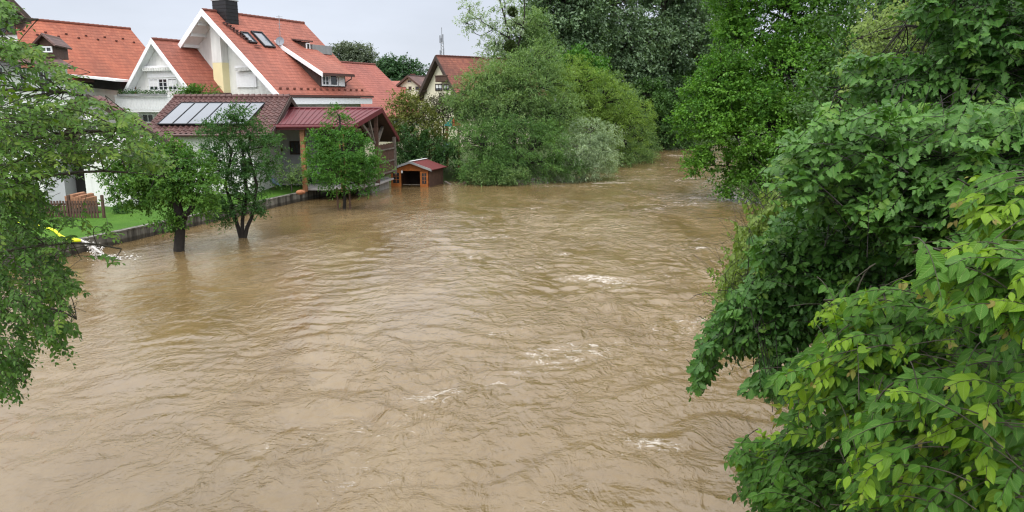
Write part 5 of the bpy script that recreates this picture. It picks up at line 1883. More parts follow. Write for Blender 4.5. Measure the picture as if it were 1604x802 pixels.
# ------------------------------------------------------------------ trees standing in the flood by the lawn
b_ = on_z(284, 393, 0.0)
YT = b_[1]
trunk_ = [b_ + (0, 0, -1.0), b_, at(287, 345, YT), at(281, 315, YT), at(277, 290, YT), at(272, 265, YT)]
fork_ = [at(287, 342, YT), at(297, 330, YT - 0.05), at(304, 318, YT - 0.1), at(312, 295, YT - 0.2)]
make_tree('fruit_tree', 'old fruit tree with thick dark forked trunk standing in the flood', 'tree', b_,
          [lobe(215, 262, YT, 40, 26), lobe(255, 248, YT + 0.5, 46, 30), lobe(240, 285, YT - 0.4, 46, 30), lobe(295, 270, YT, 42, 30), lobe(318, 295, YT - 0.3, 30, 34),
           lobe(205, 300, YT + 0.2, 30, 26), lobe(262, 300, YT + 0.7, 40, 22), lobe(322, 322, YT, 16, 18), lobe(178, 272, YT + 0.3, 22, 16), lobe(262, 352, YT - 0.3, 15, 14), lobe(226, 322, YT, 14, 10)],
          LM['fruit'], M['bark'], stems=[(trunk_, 0.22), (fork_, 0.13)], trunk_r=0.2, fill=0.4, clumps=440, clump_r=0.32, twigs=7, per_twig=7, leaf=0.11, aspect=0.55, seed=21, droop=0.3, limb_r=0.28)
b_ = on_z(379, 372, 0.0)
YT = b_[1]
st_ = []
for (x0, x1, x2) in ((377, 368, 352), (380, 381, 385), (383, 392, 402)):
    st_.append(([at(x0, 380, YT) + (0, 0, -0.6), at(x0, 371, YT), at(x1, 340, YT), at(x2, 290, YT), at((x2 + 375) / 2, 235, YT)], 0.10))
make_tree('fruit_tree', 'open-crowned tree with three thin stems rising from the flood', 'tree', b_,
          [lobe(372, 185, YT, 30, 22), lobe(345, 215, YT, 32, 28), lobe(395, 215, YT + 0.3, 36, 22), lobe(428, 238, YT, 16, 30), lobe(418, 262, YT - 0.2, 18, 14), lobe(368, 250, YT, 36, 28),
           lobe(345, 275, YT - 0.3, 28, 30), lobe(388, 285, YT, 28, 26), lobe(372, 318, YT - 0.2, 40, 22), lobe(350, 335, YT, 22, 14), lobe(397, 322, YT, 16, 18), lobe(330, 245, YT, 16, 22)],
          LM['fruit_dark'], M['bark'], stems=st_, trunk_r=0.12, fill=0.35, clumps=360, clump_r=0.31, twigs=7, per_twig=7, leaf=0.098, aspect=0.5, seed=22, droop=0.3)
b_ = on_z(539, 327, 0.0)
YT = b_[1]
trunk_ = [b_ + (0, 0, -0.8), b_, at(539, 290, YT), at(537, 240, YT), at(532, 185, YT)]
make_tree('young_tree', 'young bright green tree held by a stake frame in the flood', 'tree', b_,
          [lobe(535, 262, YT, 54, 26), lobe(507, 268, YT - 0.3, 30, 22), lobe(572, 262, YT, 30, 22), lobe(535, 225, YT, 40, 26), lobe(528, 195, YT, 18, 18), lobe(558, 240, YT - 0.3, 34, 24),
           lobe(505, 240, YT + 0.2, 28, 18), lobe(540, 286, YT, 36, 12), lobe(594, 256, YT, 12, 9), lobe(572, 290, YT - 0.2, 20, 10), lobe(527, 177, YT, 9, 8), lobe(492, 216, YT, 12, 8)],
          LM['young'], M['bark'], trunk=trunk_, trunk_r=0.10, bumps=0, clumps=370, clump_r=0.34, twigs=7, per_twig=7, leaf=0.11, aspect=0.5, seed=23, droop=0.35, flat=0.6)
stakes = thing('tree_stakes', 'dark wooden stake frame around the young tree trunk', 'stake frame', b_)
for dx in (-0.32, 0.32):
    MB().box((b_[0] + dx, b_[1], 0.15), (0.08, 0.08, 1.9)).build('stake', M['brown_wood'], stakes)
MB().box((b_[0], b_[1] - 0.055, 0.98), (0.76, 0.025, 0.09)).build('crosspiece', M['brown_wood'], stakes)

# shrubs on the lawn
b_ = on_z(457, 300, 0.55)
make_tree('shrub', 'thin grey-green shrub on the lawn before the shelter', 'shrub', b_,
          [lobe(455, 268, b_[1], 18, 14), lobe(445, 280, b_[1], 12, 12), lobe(470, 276, b_[1], 14, 14)], LM['willow'], M['bark_grey'],
          trunk_r=0.04, clumps=70, clump_r=0.25, twigs=5, per_twig=5, leaf=0.08, seed=24)
b_ = on_z(468, 290, 0.55)
make_tree('shrub', 'low dark evergreen bush under the shelter eave', 'shrub', b_,
          [lobe(474, 280, b_[1], 20, 10), lobe(498, 283, b_[1], 16, 9)], LM['laurel'], M['bark'], trunk_r=0.04, clumps=80, clump_r=0.25, twigs=5, per_twig=5, leaf=0.08, seed=25)
b_ = on_z(190, 332, 0.55)
make_tree('shrub', 'small rose bush on the lawn by the outbuilding wall', 'shrub', b_,
          [lobe(190, 326, b_[1], 9, 9)], LM['fruit_dark'], M['bark'], trunk_r=0.03, clumps=30, clump_r=0.2, twigs=5, per_twig=5, leaf=0.07, seed=26)
b_ = at(305, 150, 46.5)
b_[2] = 0.5
make_tree('shrub', 'leafy green climber bush showing above the garage ridge', 'shrub', b_,
          [lobe(290, 143, 46.8, 20, 7), lobe(320, 144, 46.8, 20, 6), lobe(305, 160, 47, 30, 14)], LM['hazel'], M['bark'], trunk_r=0.06, clumps=110, clump_r=0.3, twigs=6, per_twig=5, leaf=0.11, seed=27)

# ------------------------------------------------------------------ bushes on the left bank beyond the shelter
def bank(px, Y, z=0.2):
    p = at(px, 200, Y)
    return np.array([p[0], p[1], z])


make_tree('bush', 'tall bronze-green bush beside the timber shelter', 'bush', bank(650, 55.5),
          [lobe(632, 178, 55, 24, 28), lobe(655, 200, 55, 34, 32), lobe(625, 215, 54.5, 18, 30), lobe(680, 222, 55, 24, 24), lobe(640, 168, 55.5, 14, 16)],
          LM['autumn'], M['bark'], trunk_r=0.14, clumps=260, clump_r=0.5, twigs=6, per_twig=6, leaf=0.15, seed=31)
make_tree('bush', 'glossy dark green hedge bush behind the playhouse', 'bush', bank(660, 53.5),
          [lobe(645, 225, 53.5, 28, 26), lobe(672, 238, 53.5, 32, 24), lobe(636, 248, 53.2, 24, 16), lobe(700, 250, 53.0, 20, 20)],
          LM['laurel'], M['bark'], trunk_r=0.12, clumps=230, clump_r=0.42, twigs=6, per_twig=6, leaf=0.14, seed=32)
make_tree('bush', 'dark bronze-leaved shrub below the brown gabled house', 'bush', bank(697, 62),
          [lobe(692, 168, 62, 24, 18), lobe(712, 180, 62, 24, 24), lobe(676, 184, 61.5, 18, 18)],
          LM['purple'], M['bark'], trunk_r=0.12, clumps=170, clump_r=0.5, twigs=6, per_twig=6, leaf=0.14, seed=33)
make_tree('willow_tree', 'broad grey-green willow on the bank, left of the river mouth', 'tree', bank(785, 57),
          [lobe(772, 150, 57, 56, 44), lobe(740, 185, 56.5, 42, 42), lobe(815, 128, 57.5, 56, 44), lobe(800, 185, 56, 66, 52), lobe(852, 150, 57, 46, 50), lobe(870, 190, 56.5, 40, 44),
           lobe(735, 150, 57, 30, 26), lobe(762, 128, 58, 30, 24), lobe(840, 105, 58, 40, 30)],
          LM['willow'], M['bark'], trunk_r=0.4, clumps=900, clump_r=0.75, twigs=7, per_twig=7, leaf=0.19, aspect=0.32, seed=34, fill=0.80, bumps=4, droop=0.35)
make_tree('willow_bush', 'dark green willow thicket hanging over the flood edge', 'bush', bank(790, 52.5, -0.1),
          [lobe(750, 235, 52.6, 46, 36), lobe(800, 228, 52.8, 56, 44), lobe(850, 235, 53, 44, 38), lobe(765, 262, 51.8, 50, 22), lobe(830, 262, 52.2, 54, 22), lobe(878, 262, 52.8, 34, 18)],
          LM['willow_dark'], M['bark'], trunk_r=0.2, clumps=560, clump_r=0.55, twigs=7, per_twig=6, leaf=0.16, aspect=0.36, seed=35, fill=0.80, bumps=4, droop=0.3)
make_tree('willow_bush', 'low pale green willow bush trailing in the water', 'bush', bank(778, 50.8, -0.1),
          [lobe(780, 274, 50.8, 36, 13), lobe(752, 279, 50.9, 22, 9), lobe(806, 277, 50.9, 20, 10)],
          LM['willow'], M['bark'], trunk_r=0.06, clumps=120, clump_r=0.4, twigs=6, per_twig=6, leaf=0.15, aspect=0.36, seed=36, droop=0.3)
make_tree('silver_willow', 'silvery pale willow leaning low over the muddy water', 'tree', bank(915, 54.5, 0.0),
          [lobe(925, 212, 54.5, 32, 26), lobe(905, 240, 54, 42, 28), lobe(940, 245, 54.5, 30, 28), lobe(900, 266, 53.6, 40, 16), lobe(950, 222, 55, 18, 24)],
          LM['silver'], M['bark_grey'], trunk_r=0.16, clumps=320, clump_r=0.55, twigs=7, per_twig=7, leaf=0.17, aspect=0.30, seed=37, fill=0.80, bumps=4, droop=0.45)
make_tree('willow_tree', 'yellow-green willow on the bank behind the silvery willow', 'tree', bank(940, 68),
          [lobe(910, 145, 67, 48, 40), lobe(945, 170, 67, 46, 44), lobe(930, 205, 66.5, 50, 40), lobe(975, 200, 68, 42, 40), lobe(900, 118, 68, 34, 26), lobe(880, 170, 66, 30, 40)],
          LM['willow_yellow'], M['bark'], trunk_r=0.35, clumps=640, clump_r=0.75, twigs=7, per_twig=6, leaf=0.2, aspect=0.36, seed=38, fill=0.80, bumps=4, droop=0.35)
make_tree('willow_tree', 'rounded willow at the river bend with boughs in the water', 'tree', bank(985, 73, 0.0),
          [lobe(985, 205, 73, 36, 34), lobe(1000, 228, 73, 28, 24), lobe(970, 238, 72, 42, 20), lobe(975, 175, 74, 28, 34), lobe(960, 140, 74, 24, 26), lobe(990, 246, 70, 30, 10), lobe(1012, 240, 74, 20, 12), lobe(965, 256, 66, 30, 12), lobe(945, 262, 61, 26, 12)],
          LM['willow'], M['bark'], trunk_r=0.28, clumps=420, clump_r=0.7, twigs=7, per_twig=6, leaf=0.2, aspect=0.36, seed=39, fill=0.80, bumps=4, droop=0.3)

# thin tree carrying mistletoe
YM = 64.0
b_ = bank(806, YM)
trunk_ = [b_, at(806, 160, YM), at(805, 110, YM), at(800, 70, YM), at(792, 30, YM), at(780, -10, YM)]
st_ = [(trunk_, 0.15), ([at(803, 80, YM), at(785, 52, YM), at(760, 38, YM), at(735, 20, YM)], 0.06), ([at(804, 95, YM), at(815, 60, YM), at(822, 20, YM), at(820, -20, YM)], 0.08),
       ([at(795, 58, YM), at(775, 45, YM), at(750, 58, YM), at(730, 35, YM)], 0.045)]
make_tree('aspen_tree', 'thin-crowned tree with bare branches against the sky, carrying mistletoe', 'tree', b_,
          [lobe(735, 12, YM, 14, 12), lobe(752, 32, YM, 22, 14), lobe(775, 50, YM, 22, 14), lobe(790, 8, YM, 22, 14), lobe(765, 75, YM, 22, 12), lobe(730, 40, YM, 10, 8), lobe(805, 40, YM, 18, 20), lobe(780, 90, YM, 20, 14)],
          LM['silver'], M['bark'], stems=st_, trunk_r=0.14, clumps=130, clump_r=0.5, twigs=6, per_twig=6, leaf=0.16, aspect=0.55, seed=41, bumps=0, fill=0.3, limb_share=0.9)
make_tree('willow_tree', 'upright light green tree behind the mistletoe, in front of the poplars', 'tree', bank(836, 66),
          [lobe(828, 70, 66, 26, 34), lobe(842, 48, 66, 22, 26), lobe(852, 90, 66, 30, 30), lobe(820, 40, 66, 16, 18), lobe(815, 100, 66, 24, 24), lobe(806, 60, 66, 16, 22), lobe(800, 85, 65, 18, 20)],
          LM['willow'], M['bark_grey'], trunk_r=0.2, clumps=360, clump_r=0.65, twigs=6, per_twig=6, leaf=0.18, aspect=0.4, seed=42, fill=0.45)


def mistletoe(label, px, py, Y, r, seed, share=None):
    rg_ = np.random.default_rng(seed)
    c = at(px, py, Y)
    root = thing('mistletoe', label, 'mistletoe', c)
    n = 1500
    u = nrm(rg_.normal(size=(n, 3)))
    p = c + u * (r * rg_.uniform(0.35, 1.0, n) ** 0.6)[:, None]
    leaf_mesh('leaves', p, u + rg_.normal(size=(n, 3)) * 0.5, rg_.normal(size=(n, 3)), np.full(n, 0.16), np.full(n, 0.06), rg_.random(n), 'far', LM['mistletoe'], root)
    e = c + nrm(rg_.normal(size=(60, 3))) * r * 0.9
    t = np.linspace(0, 1, 4)[None, :, None]
    V, F = stems_arrays(c[None, None] * (1 - t) + e[:, None] * t, np.tile(np.linspace(0.03, 0.012, 4), (60, 1)))
    mesh_np('stems', V, [F], M['bark'], root)


mistletoe('round dark mistletoe ball on the thin trunk', 799, 73, YM - 0.3, 0.50, 1)
mistletoe('smaller mistletoe clump high in the thin-crowned tree', 803, 18, YM - 0.3, 0.36, 2)

# tall poplars behind
POP = 'tall poplars behind the willows'
pop = [('tall dark poplar right behind the light green tree', 875, 84, [(880, 10, 55, 70), (900, 60, 50, 60), (862, 40, 30, 50), (900, 110, 46, 40), (880, -70, 50, 60)]),
       ('broad poplar with grey shimmering leaves in the middle of the row', 955, 92, [(960, 0, 62, 80), (940, 70, 52, 60), (985, 85, 50, 60), (960, -90, 55, 70), (955, 130, 50, 36)]),
       ('poplar whose crown leaves a sky gap beside the alder', 1035, 96, [(1040, 20, 52, 70), (1030, 100, 48, 50), (1075, 60, 42, 60), (1050, -70, 60, 60), (1010, 140, 36, 40)]),
       ('farthest poplar of the row, standing over the bend', 1095, 104, [(1100, 20, 46, 66), (1085, 100, 46, 56), (1120, 70, 40, 70), (1100, -70, 50, 60), (1130, 130, 50, 50)])]
for i, (lab, px_, Y_, ls) in enumerate(pop):
    b_ = bank(px_, Y_, 0.3)
    tp_ = at(px_ + 4, -60, Y_)
    make_tree('poplar_tree', lab, 'tree', b_, [lobe(a, b, Y_ + R.normal(0, 1.0), c, d) for a, b, c, d in ls], LM['poplar'], M['bark_grey'], trunk=[b_, (b_ + tp_) / 2 + (0.3, 0, 0), tp_],
              trunk_r=0.5, clumps=800, clump_r=1.15, twigs=8, per_twig=6, leaf=0.36, aspect=0.62, seed=50 + i, group=POP, droop=0.1, fill=0.6, limb_r=0.3)
make_tree('shade_tree', 'dark shrubby tree at the water where the river bends away', 'tree', bank(1040, 92, 0.0),
          [lobe(1030, 185, 90, 44, 36), lobe(1065, 190, 94, 40, 40), lobe(1040, 212, 90, 40, 18), lobe(1010, 160, 88, 30, 34), lobe(1060, 150, 96, 46, 36)],
          LM['shade'], M['bark'], trunk_r=0.3, clumps=520, clump_r=1.0, twigs=7, per_twig=6, leaf=0.28, seed=56)
make_tree('chestnut_tree', 'bright green broad-leaved young tree under the poplars', 'tree', bank(905, 76),
          [lobe(905, 100, 76, 26, 18), lobe(890, 112, 76, 20, 14), lobe(925, 118, 76, 24, 18)], LM['young'], M['bark'], trunk_r=0.16, clumps=110, clump_r=0.8, twigs=6, per_twig=6, leaf=0.32, seed=57)

# far trees over the roofs
make_tree('far_tree', 'pale thin-leaved round tree far behind the large house', 'tree', bank(556, 140, 0.3),
          [lobe(556, 88, 140, 30, 16), lobe(540, 92, 140, 16, 14), lobe(573, 92, 140, 16, 13), lobe(557, 100, 140, 28, 10)], LM['far_grey'], M['bark_grey'], trunk_r=0.35, clumps=260, clump_r=1.1, twigs=6, per_twig=5, leaf=0.36, seed=61, fill=0.4)
make_tree('far_tree', 'dark green tree group over the far cream house', 'tree', bank(625, 155, 0.3),
          [lobe(606, 108, 155, 18, 13), lobe(628, 108, 155, 20, 13), lobe(650, 116, 155, 18, 13), lobe(625, 122, 155, 40, 12)], LM['far'], M['bark'], trunk_r=0.35, clumps=300, clump_r=1.3, twigs=6, per_twig=5, leaf=0.45, seed=62)
# a wood closes the view beyond the river bend
rgw = np.random.default_rng(70)
wl_l = []
for i in range(34):
    px_ = 790 + i * 31
    wl_l.append(lobe(px_, 150 + rgw.normal(0, 12), 150 + rgw.normal(0, 8), 46, 70 + rgw.normal(0, 14)))
_, O_, pos_, DD_, OO_, tint_ = crown_points(wl_l, 1500, 2.4, 6, 5, rgw)
n_ = len(pos_)
pos_[:, 2] = np.maximum(pos_[:, 2], 0.2)
tag(leaf_mesh('far_wood', pos_, DD_ + rgw.normal(size=(n_, 3)) * 0.6, OO_ + rgw.normal(size=(n_, 3)) * 0.5 + np.array([0, 0, 0.8]), np.full(n_, 0.85), np.full(n_, 0.6), 0.3 + 0.4 * tint_, 'far', LM['shade'], None), kind='stuff')

# ------------------------------------------------------------------ right bank
b_ = bank(1260, 45.5, 0.0)
YL = 44.0
trunk_ = [b_, at(1275, 240, 45.5), at(1285, 150, 45.5), at(1290, 60, 45.5), at(1280, -60, 45.5)]
make_tree('alder_tree', 'large bright green alder leaning over the river on the far side', 'tree', b_,
          [lobe(1225, 30, YL, 70, 55), lobe(1180, 85, YL, 70, 50), lobe(1130, 135, YL, 52, 34), lobe(1105, 185, YL - 0.5, 46, 28), lobe(1160, 165, YL - 1, 56, 40), lobe(1225, 130, YL - 1.5, 70, 60),
           lobe(1150, 220, YL - 1.5, 66, 34), lobe(1205, 215, YL - 2, 60, 44), lobe(1270, 90, YL, 66, 70), lobe(1300, 190, YL - 1, 60, 70), lobe(1180, 265, YL - 1.5, 52, 26), lobe(1150, 285, YL - 1, 34, 16),
           lobe(1215, 285, YL - 2.5, 36, 22), lobe(1098, 262, YL - 1, 22, 9), lobe(1150, 20, YL + 1, 30, 40), lobe(1170, -30, YL, 60, 50), lobe(1270, -50, YL, 80, 60), lobe(1340, 80, YL, 60, 90), lobe(1240, 275, YL - 1, 50, 40)],
          LM['alder'], M['bark'], trunk=trunk_, trunk_r=0.35, clumps=2000, clump_r=0.58, twigs=8, per_twig=8, leaf=0.15, aspect=0.72, seed=71, droop=0.12, bumps=3, fill=0.76, flat=0.6, up=0.5)
make_tree('shade_tree', 'dense dark tree closing the right bank behind the oak', 'tree', np.array([14.5, 26.0, 0.2]),
          [lobe(1420, 60, 25, 130, 120), lobe(1340, 160, 24.5, 90, 90), lobe(1500, 180, 24, 120, 110), lobe(1380, 270, 23, 90, 50), lobe(1600, 100, 25, 130, 150), lobe(1500, -60, 26, 140, 80), lobe(1290, 285, 24, 40, 24)],
          LM['shade'], M['bark'], trunk_r=0.3, clumps=900, clump_r=0.6, twigs=7, per_twig=6, leaf=0.16, seed=72)
make_tree('bank_bush', 'dark undergrowth bush on the near right bank below the oak', 'bush', np.array([8.2, 11.0, 0.2]),
          [lobe(1450, 420, 11.0, 150, 90), lobe(1560, 520, 9.5, 160, 110), lobe(1340, 470, 11.5, 80, 70), lobe(1600, 330, 11, 160, 120), lobe(1480, 640, 8.5, 130, 120), lobe(1580, 760, 7.5, 180, 120)],
          LM['shade'], M['bark'], trunk_r=0.15, clumps=520, clump_r=0.32, twigs=7, per_twig=6, leaf=0.09, seed=73)
make_tree('small_shrub', 'light green twiggy shrub at the waterline by the alder', 'shrub', on_z(1180, 318, 0.0),
          [lobe(1172, 300, 38, 18, 8), lobe(1192, 308, 38, 16, 8)], LM['hazel'], M['bark'], trunk_r=0.03, clumps=40, clump_r=0.3, twigs=5, per_twig=5, leaf=0.1, seed=74)

# weeping birch behind the oak
b_ = np.array([6.6, 10.5, 0.2])
near_tree('birch_tree', 'weeping birch with tiny yellow-green leaves over the water edge', 'tree', b_,
          [b_, b_ + (0.1, 0.1, 3.0), b_ + (0.0, 0.2, 6.0), b_ + (-0.2, 0.3, 9.5)], 0.13,
          [(b_ + (0, 0.1, 4.2), at(1300, 260, 10), at(1200, 330, 9.5), 0.04), (b_ + (0, 0.1, 3.6), at(1300, 330, 10), at(1180, 400, 9.2), 0.035), (b_ + (0, 0.2, 6.2), at(1420, 60, 10.5), at(1340, 60, 10), 0.04)],
          [dict(poly=[(1195, 318), (1250, 300), (1310, 320), (1310, 480), (1180, 500), (1125, 480), (1140, 410)], depth=(8.8, 10.2), n=1100, K=20, L=0.7, leaf=0.06, dir=(-0.35, -0.2, -0.35), droop=0.35, hang=0.5, spread=(0.35, 0.35, 0.25), stem=0.0025),
           dict(poly=[(1250, 240), (1330, 230), (1330, 330), (1220, 330)], depth=(8.8, 10.2), n=260, K=16, L=0.7, leaf=0.045, dir=(-0.5, -0.2, -0.25), droop=0.35, hang=0.4, stem=0.0025),
           dict(poly=[(1335, 30), (1400, 5), (1475, 10), (1470, 70), (1400, 110), (1345, 100)], depth=(9.5, 11), n=330, K=16, L=0.7, leaf=0.052, dir=(-0.7, -0.2, -0.1), droop=0.3, hang=0.3, stem=0.0025),
           dict(poly=[(1335, 100), (1420, 100), (1400, 190), (1340, 180)], depth=(9.5, 11), n=170, K=14, L=0.6, leaf=0.055, dir=(-0.7, -0.2, -0.1), droop=0.3, hang=0.3, stem=0.0025)],
          LM['birch'], M['twig'], 'small', 0.72, 81, 0.12)

# oak
b_ = np.array([6.8, 6.8, 0.3])
oak_dir = (-0.75, -0.35, 0.15)
near_tree('oak_tree', 'dark green oak with lobed leaves reaching over the river', 'tree', b_,
          [b_, b_ + (-0.1, 0, 2.5), b_ + (-0.3, 0.1, 5.0), b_ + (-0.3, 0.2, 8.0), b_ + (0, 0.2, 11)], 0.26,
          [(b_ + (-0.1, 0, 3.4), at(1450, 300, 6.3), at(1250, 260, 5.6), 0.07), (b_ + (-0.1, 0, 3.0), at(1400, 390, 6.6), at(1170, 450, 6.3), 0.06), (b_ + (-0.2, 0, 4.6), at(1520, 120, 6.5), at(1350, 130, 6.8), 0.06),
           (b_ + (-0.1, 0, 2.6), at(1350, 500, 7), at(1140, 520, 6.6), 0.05), (b_ + (-0.2, 0, 5.2), at(1600, 60, 6.5), at(1420, 40, 7), 0.05)],
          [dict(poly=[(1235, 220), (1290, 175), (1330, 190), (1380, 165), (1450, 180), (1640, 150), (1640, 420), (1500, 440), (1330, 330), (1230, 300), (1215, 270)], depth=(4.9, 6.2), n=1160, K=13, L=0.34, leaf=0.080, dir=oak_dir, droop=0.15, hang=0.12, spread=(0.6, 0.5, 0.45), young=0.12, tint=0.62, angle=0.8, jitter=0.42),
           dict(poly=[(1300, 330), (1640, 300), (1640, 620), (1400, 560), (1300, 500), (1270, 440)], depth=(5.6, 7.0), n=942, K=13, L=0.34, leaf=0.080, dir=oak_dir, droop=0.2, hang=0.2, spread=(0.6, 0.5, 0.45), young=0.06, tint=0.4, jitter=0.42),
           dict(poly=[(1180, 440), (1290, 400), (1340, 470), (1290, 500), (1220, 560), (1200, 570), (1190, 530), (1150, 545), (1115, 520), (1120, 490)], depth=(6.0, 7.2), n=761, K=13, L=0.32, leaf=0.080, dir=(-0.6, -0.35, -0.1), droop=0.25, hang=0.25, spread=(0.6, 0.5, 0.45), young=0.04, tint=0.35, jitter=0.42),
           dict(poly=[(1215, 330), (1300, 330), (1330, 420), (1250, 440), (1185, 455), (1175, 410)], depth=(5.8, 6.8), n=200, K=13, L=0.3, leaf=0.080, dir=oak_dir, droop=0.2, hang=0.2, spread=(0.6, 0.5, 0.45), young=0.1, tint=0.5, jitter=0.42),
           dict(poly=[(1098, 535), (1122, 535), (1108, 600), (1084, 612), (1090, 575)], depth=(6.0, 6.4), n=42, K=8, L=0.2, leaf=0.095, dir=(-0.3, -0.2, -0.8), droop=0.15, hang=0.3, tint=0.35, jitter=0.42),
           dict(poly=[(1170, 600), (1230, 570), (1300, 590), (1250, 630)], depth=(5.6, 6.4), n=60, K=8, L=0.22, leaf=0.10, dir=(-0.6, -0.3, -0.2), droop=0.2, hang=0.3, tint=0.35, jitter=0.42),
           dict(poly=[(1325, 80), (1420, 90), (1640, 40), (1640, 170), (1440, 185), (1350, 180)], depth=(6.2, 7.6), n=598, K=13, L=0.34, leaf=0.080, dir=oak_dir, droop=0.15, hang=0.15, spread=(0.6, 0.5, 0.45), young=0.08, tint=0.5, jitter=0.42),
           dict(poly=[(1440, -60), (1660, -60), (1660, 110), (1480, 80), (1430, 20)], depth=(6.0, 7.8), n=598, K=13, L=0.34, leaf=0.080, dir=oak_dir, droop=0.15, hang=0.2, spread=(0.6, 0.5, 0.45), young=0.05, tint=0.35, jitter=0.42)],
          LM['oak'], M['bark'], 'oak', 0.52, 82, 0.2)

# elm in the foreground
b_ = np.array([4.6, 3.6, -0.3])
elm_dir = (-0.85, -0.25, 0.12)
b2_ = np.array([4.3, 4.4, 0])
near_tree('elm_tree', 'elm with fresh yellow-green reddish-tipped shoots in front of the oak', 'tree', b_,
          [b_, b_ + (-0.3, 0.2, 2.0), b_ + (-0.55, 0.3, 4.0), b_ + (-0.5, 0.3, 6.2)], 0.12,
          [(b_ + (-0.3, 0.2, 2.6), at(1560, 420, 3.6), at(1430, 395, 3.1), 0.015), (b_ + (-0.4, 0.2, 3.2), at(1600, 320, 3.8), at(1500, 280, 3.4), 0.014), (b_ + (-0.2, 0.1, 2.2), at(1500, 560, 3.8), at(1290, 470, 3.7), 0.015),
           (b_ + (-0.1, 0.1, 1.9), at(1450, 640, 3.7), at(1220, 590, 3.7), 0.015), (b_ + (-0.1, 0.1, 1.6), at(1450, 740, 4.0), at(1140, 700, 4.2), 0.014), (b_ + (-0.2, 0.1, 2.0), at(1560, 620, 3.2), at(1400, 600, 3.0), 0.013), (b_ + (0, 0, 1.5), at(1550, 780, 3.2), at(1300, 790, 3.4), 0.013)],
          [dict(poly=[(1505, 275), (1560, 265), (1640, 285), (1640, 390), (1560, 365), (1510, 310)], depth=(3.1, 3.7), n=74, K=11, L=0.30, leaf=0.068, dir=elm_dir, angle=0.72, jitter=0.36, droop=0.3, hang=0.34, young=0.55, tint=0.75),
           dict(poly=[(1460, 385), (1520, 365), (1640, 385), (1640, 500), (1560, 490), (1490, 450)], depth=(2.5, 3.0), n=82, K=11, L=0.30, leaf=0.069, dir=elm_dir, angle=0.72, jitter=0.36, droop=0.35, hang=0.34, young=0.55, tint=0.9),
           dict(poly=[(1300, 460), (1340, 445), (1400, 435), (1470, 420), (1520, 460), (1500, 560), (1400, 560), (1310, 500)], depth=(3.3, 4.1), n=178, K=11, L=0.30, leaf=0.068, dir=elm_dir, angle=0.72, jitter=0.36, droop=0.3, hang=0.32, young=0.5, tint=0.6),
           dict(poly=[(1225, 575), (1320, 520), (1420, 540), (1500, 540), (1500, 640), (1380, 660), (1270, 630)], depth=(3.2, 3.9), n=178, K=11, L=0.30, leaf=0.068, dir=elm_dir, angle=0.72, jitter=0.36, droop=0.3, hang=0.32, young=0.55, tint=0.6),
           dict(poly=[(1380, 600), (1480, 560), (1640, 540), (1640, 840), (1320, 840), (1330, 700)], depth=(2.7, 3.4), n=242, K=11, L=0.32, leaf=0.072, dir=elm_dir, angle=0.72, jitter=0.36, droop=0.35, hang=0.34, young=0.5, tint=0.6),
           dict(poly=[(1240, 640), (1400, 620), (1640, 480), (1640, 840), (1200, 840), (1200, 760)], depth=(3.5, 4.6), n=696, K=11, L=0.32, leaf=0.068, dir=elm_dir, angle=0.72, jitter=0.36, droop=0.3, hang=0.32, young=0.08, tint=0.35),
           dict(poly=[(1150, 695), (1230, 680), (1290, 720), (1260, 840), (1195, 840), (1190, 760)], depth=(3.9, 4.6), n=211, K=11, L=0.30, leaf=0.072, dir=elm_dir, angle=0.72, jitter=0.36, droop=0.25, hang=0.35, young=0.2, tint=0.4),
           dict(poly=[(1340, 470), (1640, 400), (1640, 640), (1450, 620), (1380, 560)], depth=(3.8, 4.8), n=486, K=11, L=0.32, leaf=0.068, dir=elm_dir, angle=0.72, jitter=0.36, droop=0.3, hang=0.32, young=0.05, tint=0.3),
           dict(poly=[(1520, 330), (1640, 300), (1640, 420), (1560, 420)], depth=(3.6, 4.4), n=97, K=11, L=0.3, leaf=0.068, dir=elm_dir, angle=0.72, jitter=0.36, droop=0.3, hang=0.32, young=0.05, tint=0.35)],
          LM['elm'], M['twig'], 'ovate', 0.54, 83, 0.12)

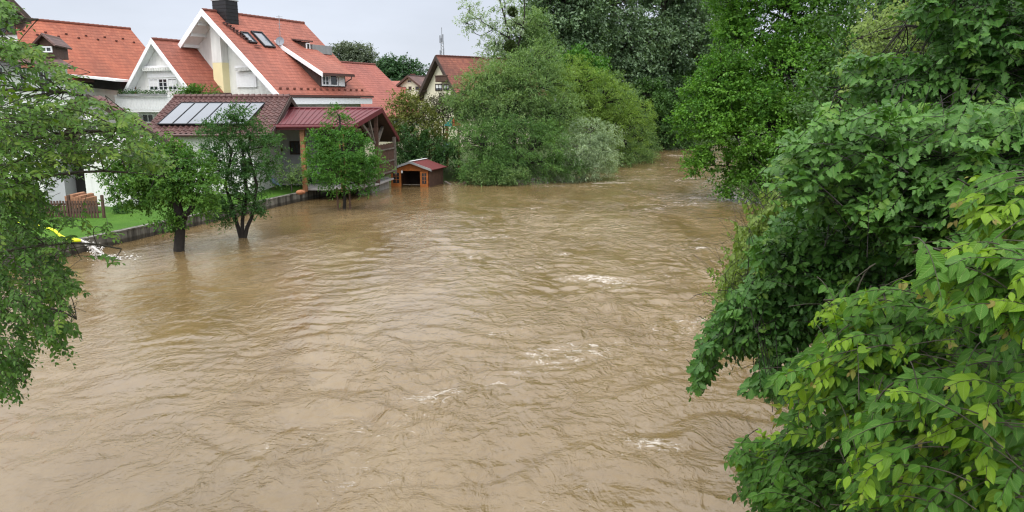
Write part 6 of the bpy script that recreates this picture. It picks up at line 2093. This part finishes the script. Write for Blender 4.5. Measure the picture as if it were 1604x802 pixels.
# hornbeam at the left edge
b_ = np.array([-8.6, 8.6, -0.6])
hb_dir = (0.72, -0.3, -0.05)
near_tree('hornbeam_tree', 'hornbeam whose layered leafy branches fill the left edge', 'tree', b_,
          [b_, b_ + (0.1, 0, 2.5), b_ + (0.2, -0.1, 5.0), b_ + (0.3, -0.2, 8.0)], 0.2,
          [(b_ + (0.2, -0.1, 5.6), at(-20, 110, 8), at(130, 150, 7.4), 0.045), (b_ + (0.2, -0.1, 4.8), at(20, 190, 8), at(230, 205, 7.2), 0.045), (b_ + (0.2, -0.1, 4.2), at(20, 250, 8), at(200, 270, 7.4), 0.04),
           (b_ + (0.1, 0, 3.2), at(0, 340, 8), at(190, 390, 7.4), 0.035), (b_ + (0.1, 0, 2.6), at(0, 420, 8), at(120, 500, 7.4), 0.035), (b_ + (0.1, 0, 2.2), at(-10, 500, 8.2), at(40, 600, 7.6), 0.03), (b_ + (0.2, -0.1, 6.4), at(-30, 20, 8), at(60, 30, 7.6), 0.03)],
          [dict(poly=[(-40, 48), (40, 62), (90, 90), (140, 132), (120, 142), (70, 112), (20, 88), (-40, 82)], depth=(6.6, 7.8), n=80, K=13, L=0.40, leaf=0.062, dir=hb_dir, droop=0.14, hang=0.06, spread=(0.4, 0.5, 0.14), young=0.45, tint=0.6),
           dict(poly=[(-40, 100), (60, 100), (110, 140), (60, 150), (-40, 150)], depth=(6.8, 8.0), n=34, K=12, L=0.40, leaf=0.060, dir=hb_dir, droop=0.14, hang=0.06, spread=(0.4, 0.5, 0.14), young=0.3, tint=0.5),
           dict(poly=[(-40, 160), (60, 145), (130, 152), (195, 162), (215, 180), (235, 235), (170, 250), (100, 250), (60, 300), (-40, 300)], depth=(6.6, 8.2), n=290, K=13, L=0.42, leaf=0.062, dir=hb_dir, droop=0.14, hang=0.06, spread=(0.4, 0.5, 0.14), young=0.45, tint=0.6),
           dict(poly=[(-40, 170), (95, 172), (180, 195), (180, 250), (60, 290), (-40, 300)], depth=(7.5, 9.2), n=170, K=13, L=0.42, leaf=0.062, dir=hb_dir, droop=0.14, hang=0.08, spread=(0.4, 0.5, 0.14), young=0.1, tint=0.3),
           dict(poly=[(-40, 0), (20, 0), (28, 18), (-5, 40), (-40, 60)], depth=(7.0, 8.0), n=43, K=13, L=0.3, leaf=0.062, dir=hb_dir, droop=0.25, hang=0.08, spread=(0.4, 0.5, 0.25), tint=0.45),
           dict(poly=[(-40, 290), (60, 290), (90, 330), (80, 380), (110, 420), (95, 500), (60, 540), (30, 600), (-40, 610)], depth=(7.0, 8.8), n=430, K=13, L=0.36, leaf=0.062, dir=(0.6, -0.3, -0.2), droop=0.25, hang=0.1, spread=(0.4, 0.5, 0.14), young=0.12, tint=0.25),
           dict(poly=[(60, 330), (120, 345), (110, 400), (70, 400)], depth=(7.0, 7.8), n=12, K=13, L=0.32, leaf=0.062, dir=hb_dir, droop=0.2, hang=0.08, tint=0.5),
           dict(poly=[(120, 320), (175, 355), (185, 380), (165, 385), (115, 345)], depth=(7.0, 7.5), n=9, K=9, L=0.30, leaf=0.062, dir=(0.75, -0.2, -0.25), droop=0.2, hang=0.08, tint=0.55, young=0.2),
           dict(poly=[(150, 395), (185, 405), (190, 412), (150, 412)], depth=(7.0, 7.3), n=4, K=8, L=0.22, leaf=0.065, dir=(0.9, -0.1, -0.05), droop=0.15, hang=0.08, tint=0.5),
           dict(poly=[(70, 420), (120, 430), (138, 460), (120, 470), (80, 450)], depth=(7.0, 7.6), n=18, K=9, L=0.28, leaf=0.062, dir=(0.8, -0.2, -0.3), droop=0.2, hang=0.08, tint=0.45, young=0.1),
           dict(poly=[(60, 480), (110, 500), (130, 525), (90, 560), (70, 540)], depth=(7.2, 7.8), n=34, K=9, L=0.26, leaf=0.062, dir=(0.6, -0.2, -0.5), droop=0.2, hang=0.25, tint=0.3),
           dict(poly=[(-30, 560), (40, 560), (42, 605), (10, 625), (-30, 620)], depth=(7.2, 8.0), n=50, K=9, L=0.26, leaf=0.062, dir=(0.4, -0.2, -0.5), droop=0.2, hang=0.25, tint=0.3),
           dict(poly=[(195, 225), (250, 235), (265, 262), (220, 262)], depth=(7.2, 8.0), n=31, K=13, L=0.34, leaf=0.062, dir=hb_dir, droop=0.14, hang=0.08, young=0.4, tint=0.6)],
          LM['hornbeam'], M['twig'], 'ovate', 0.52, 84, 0.2)
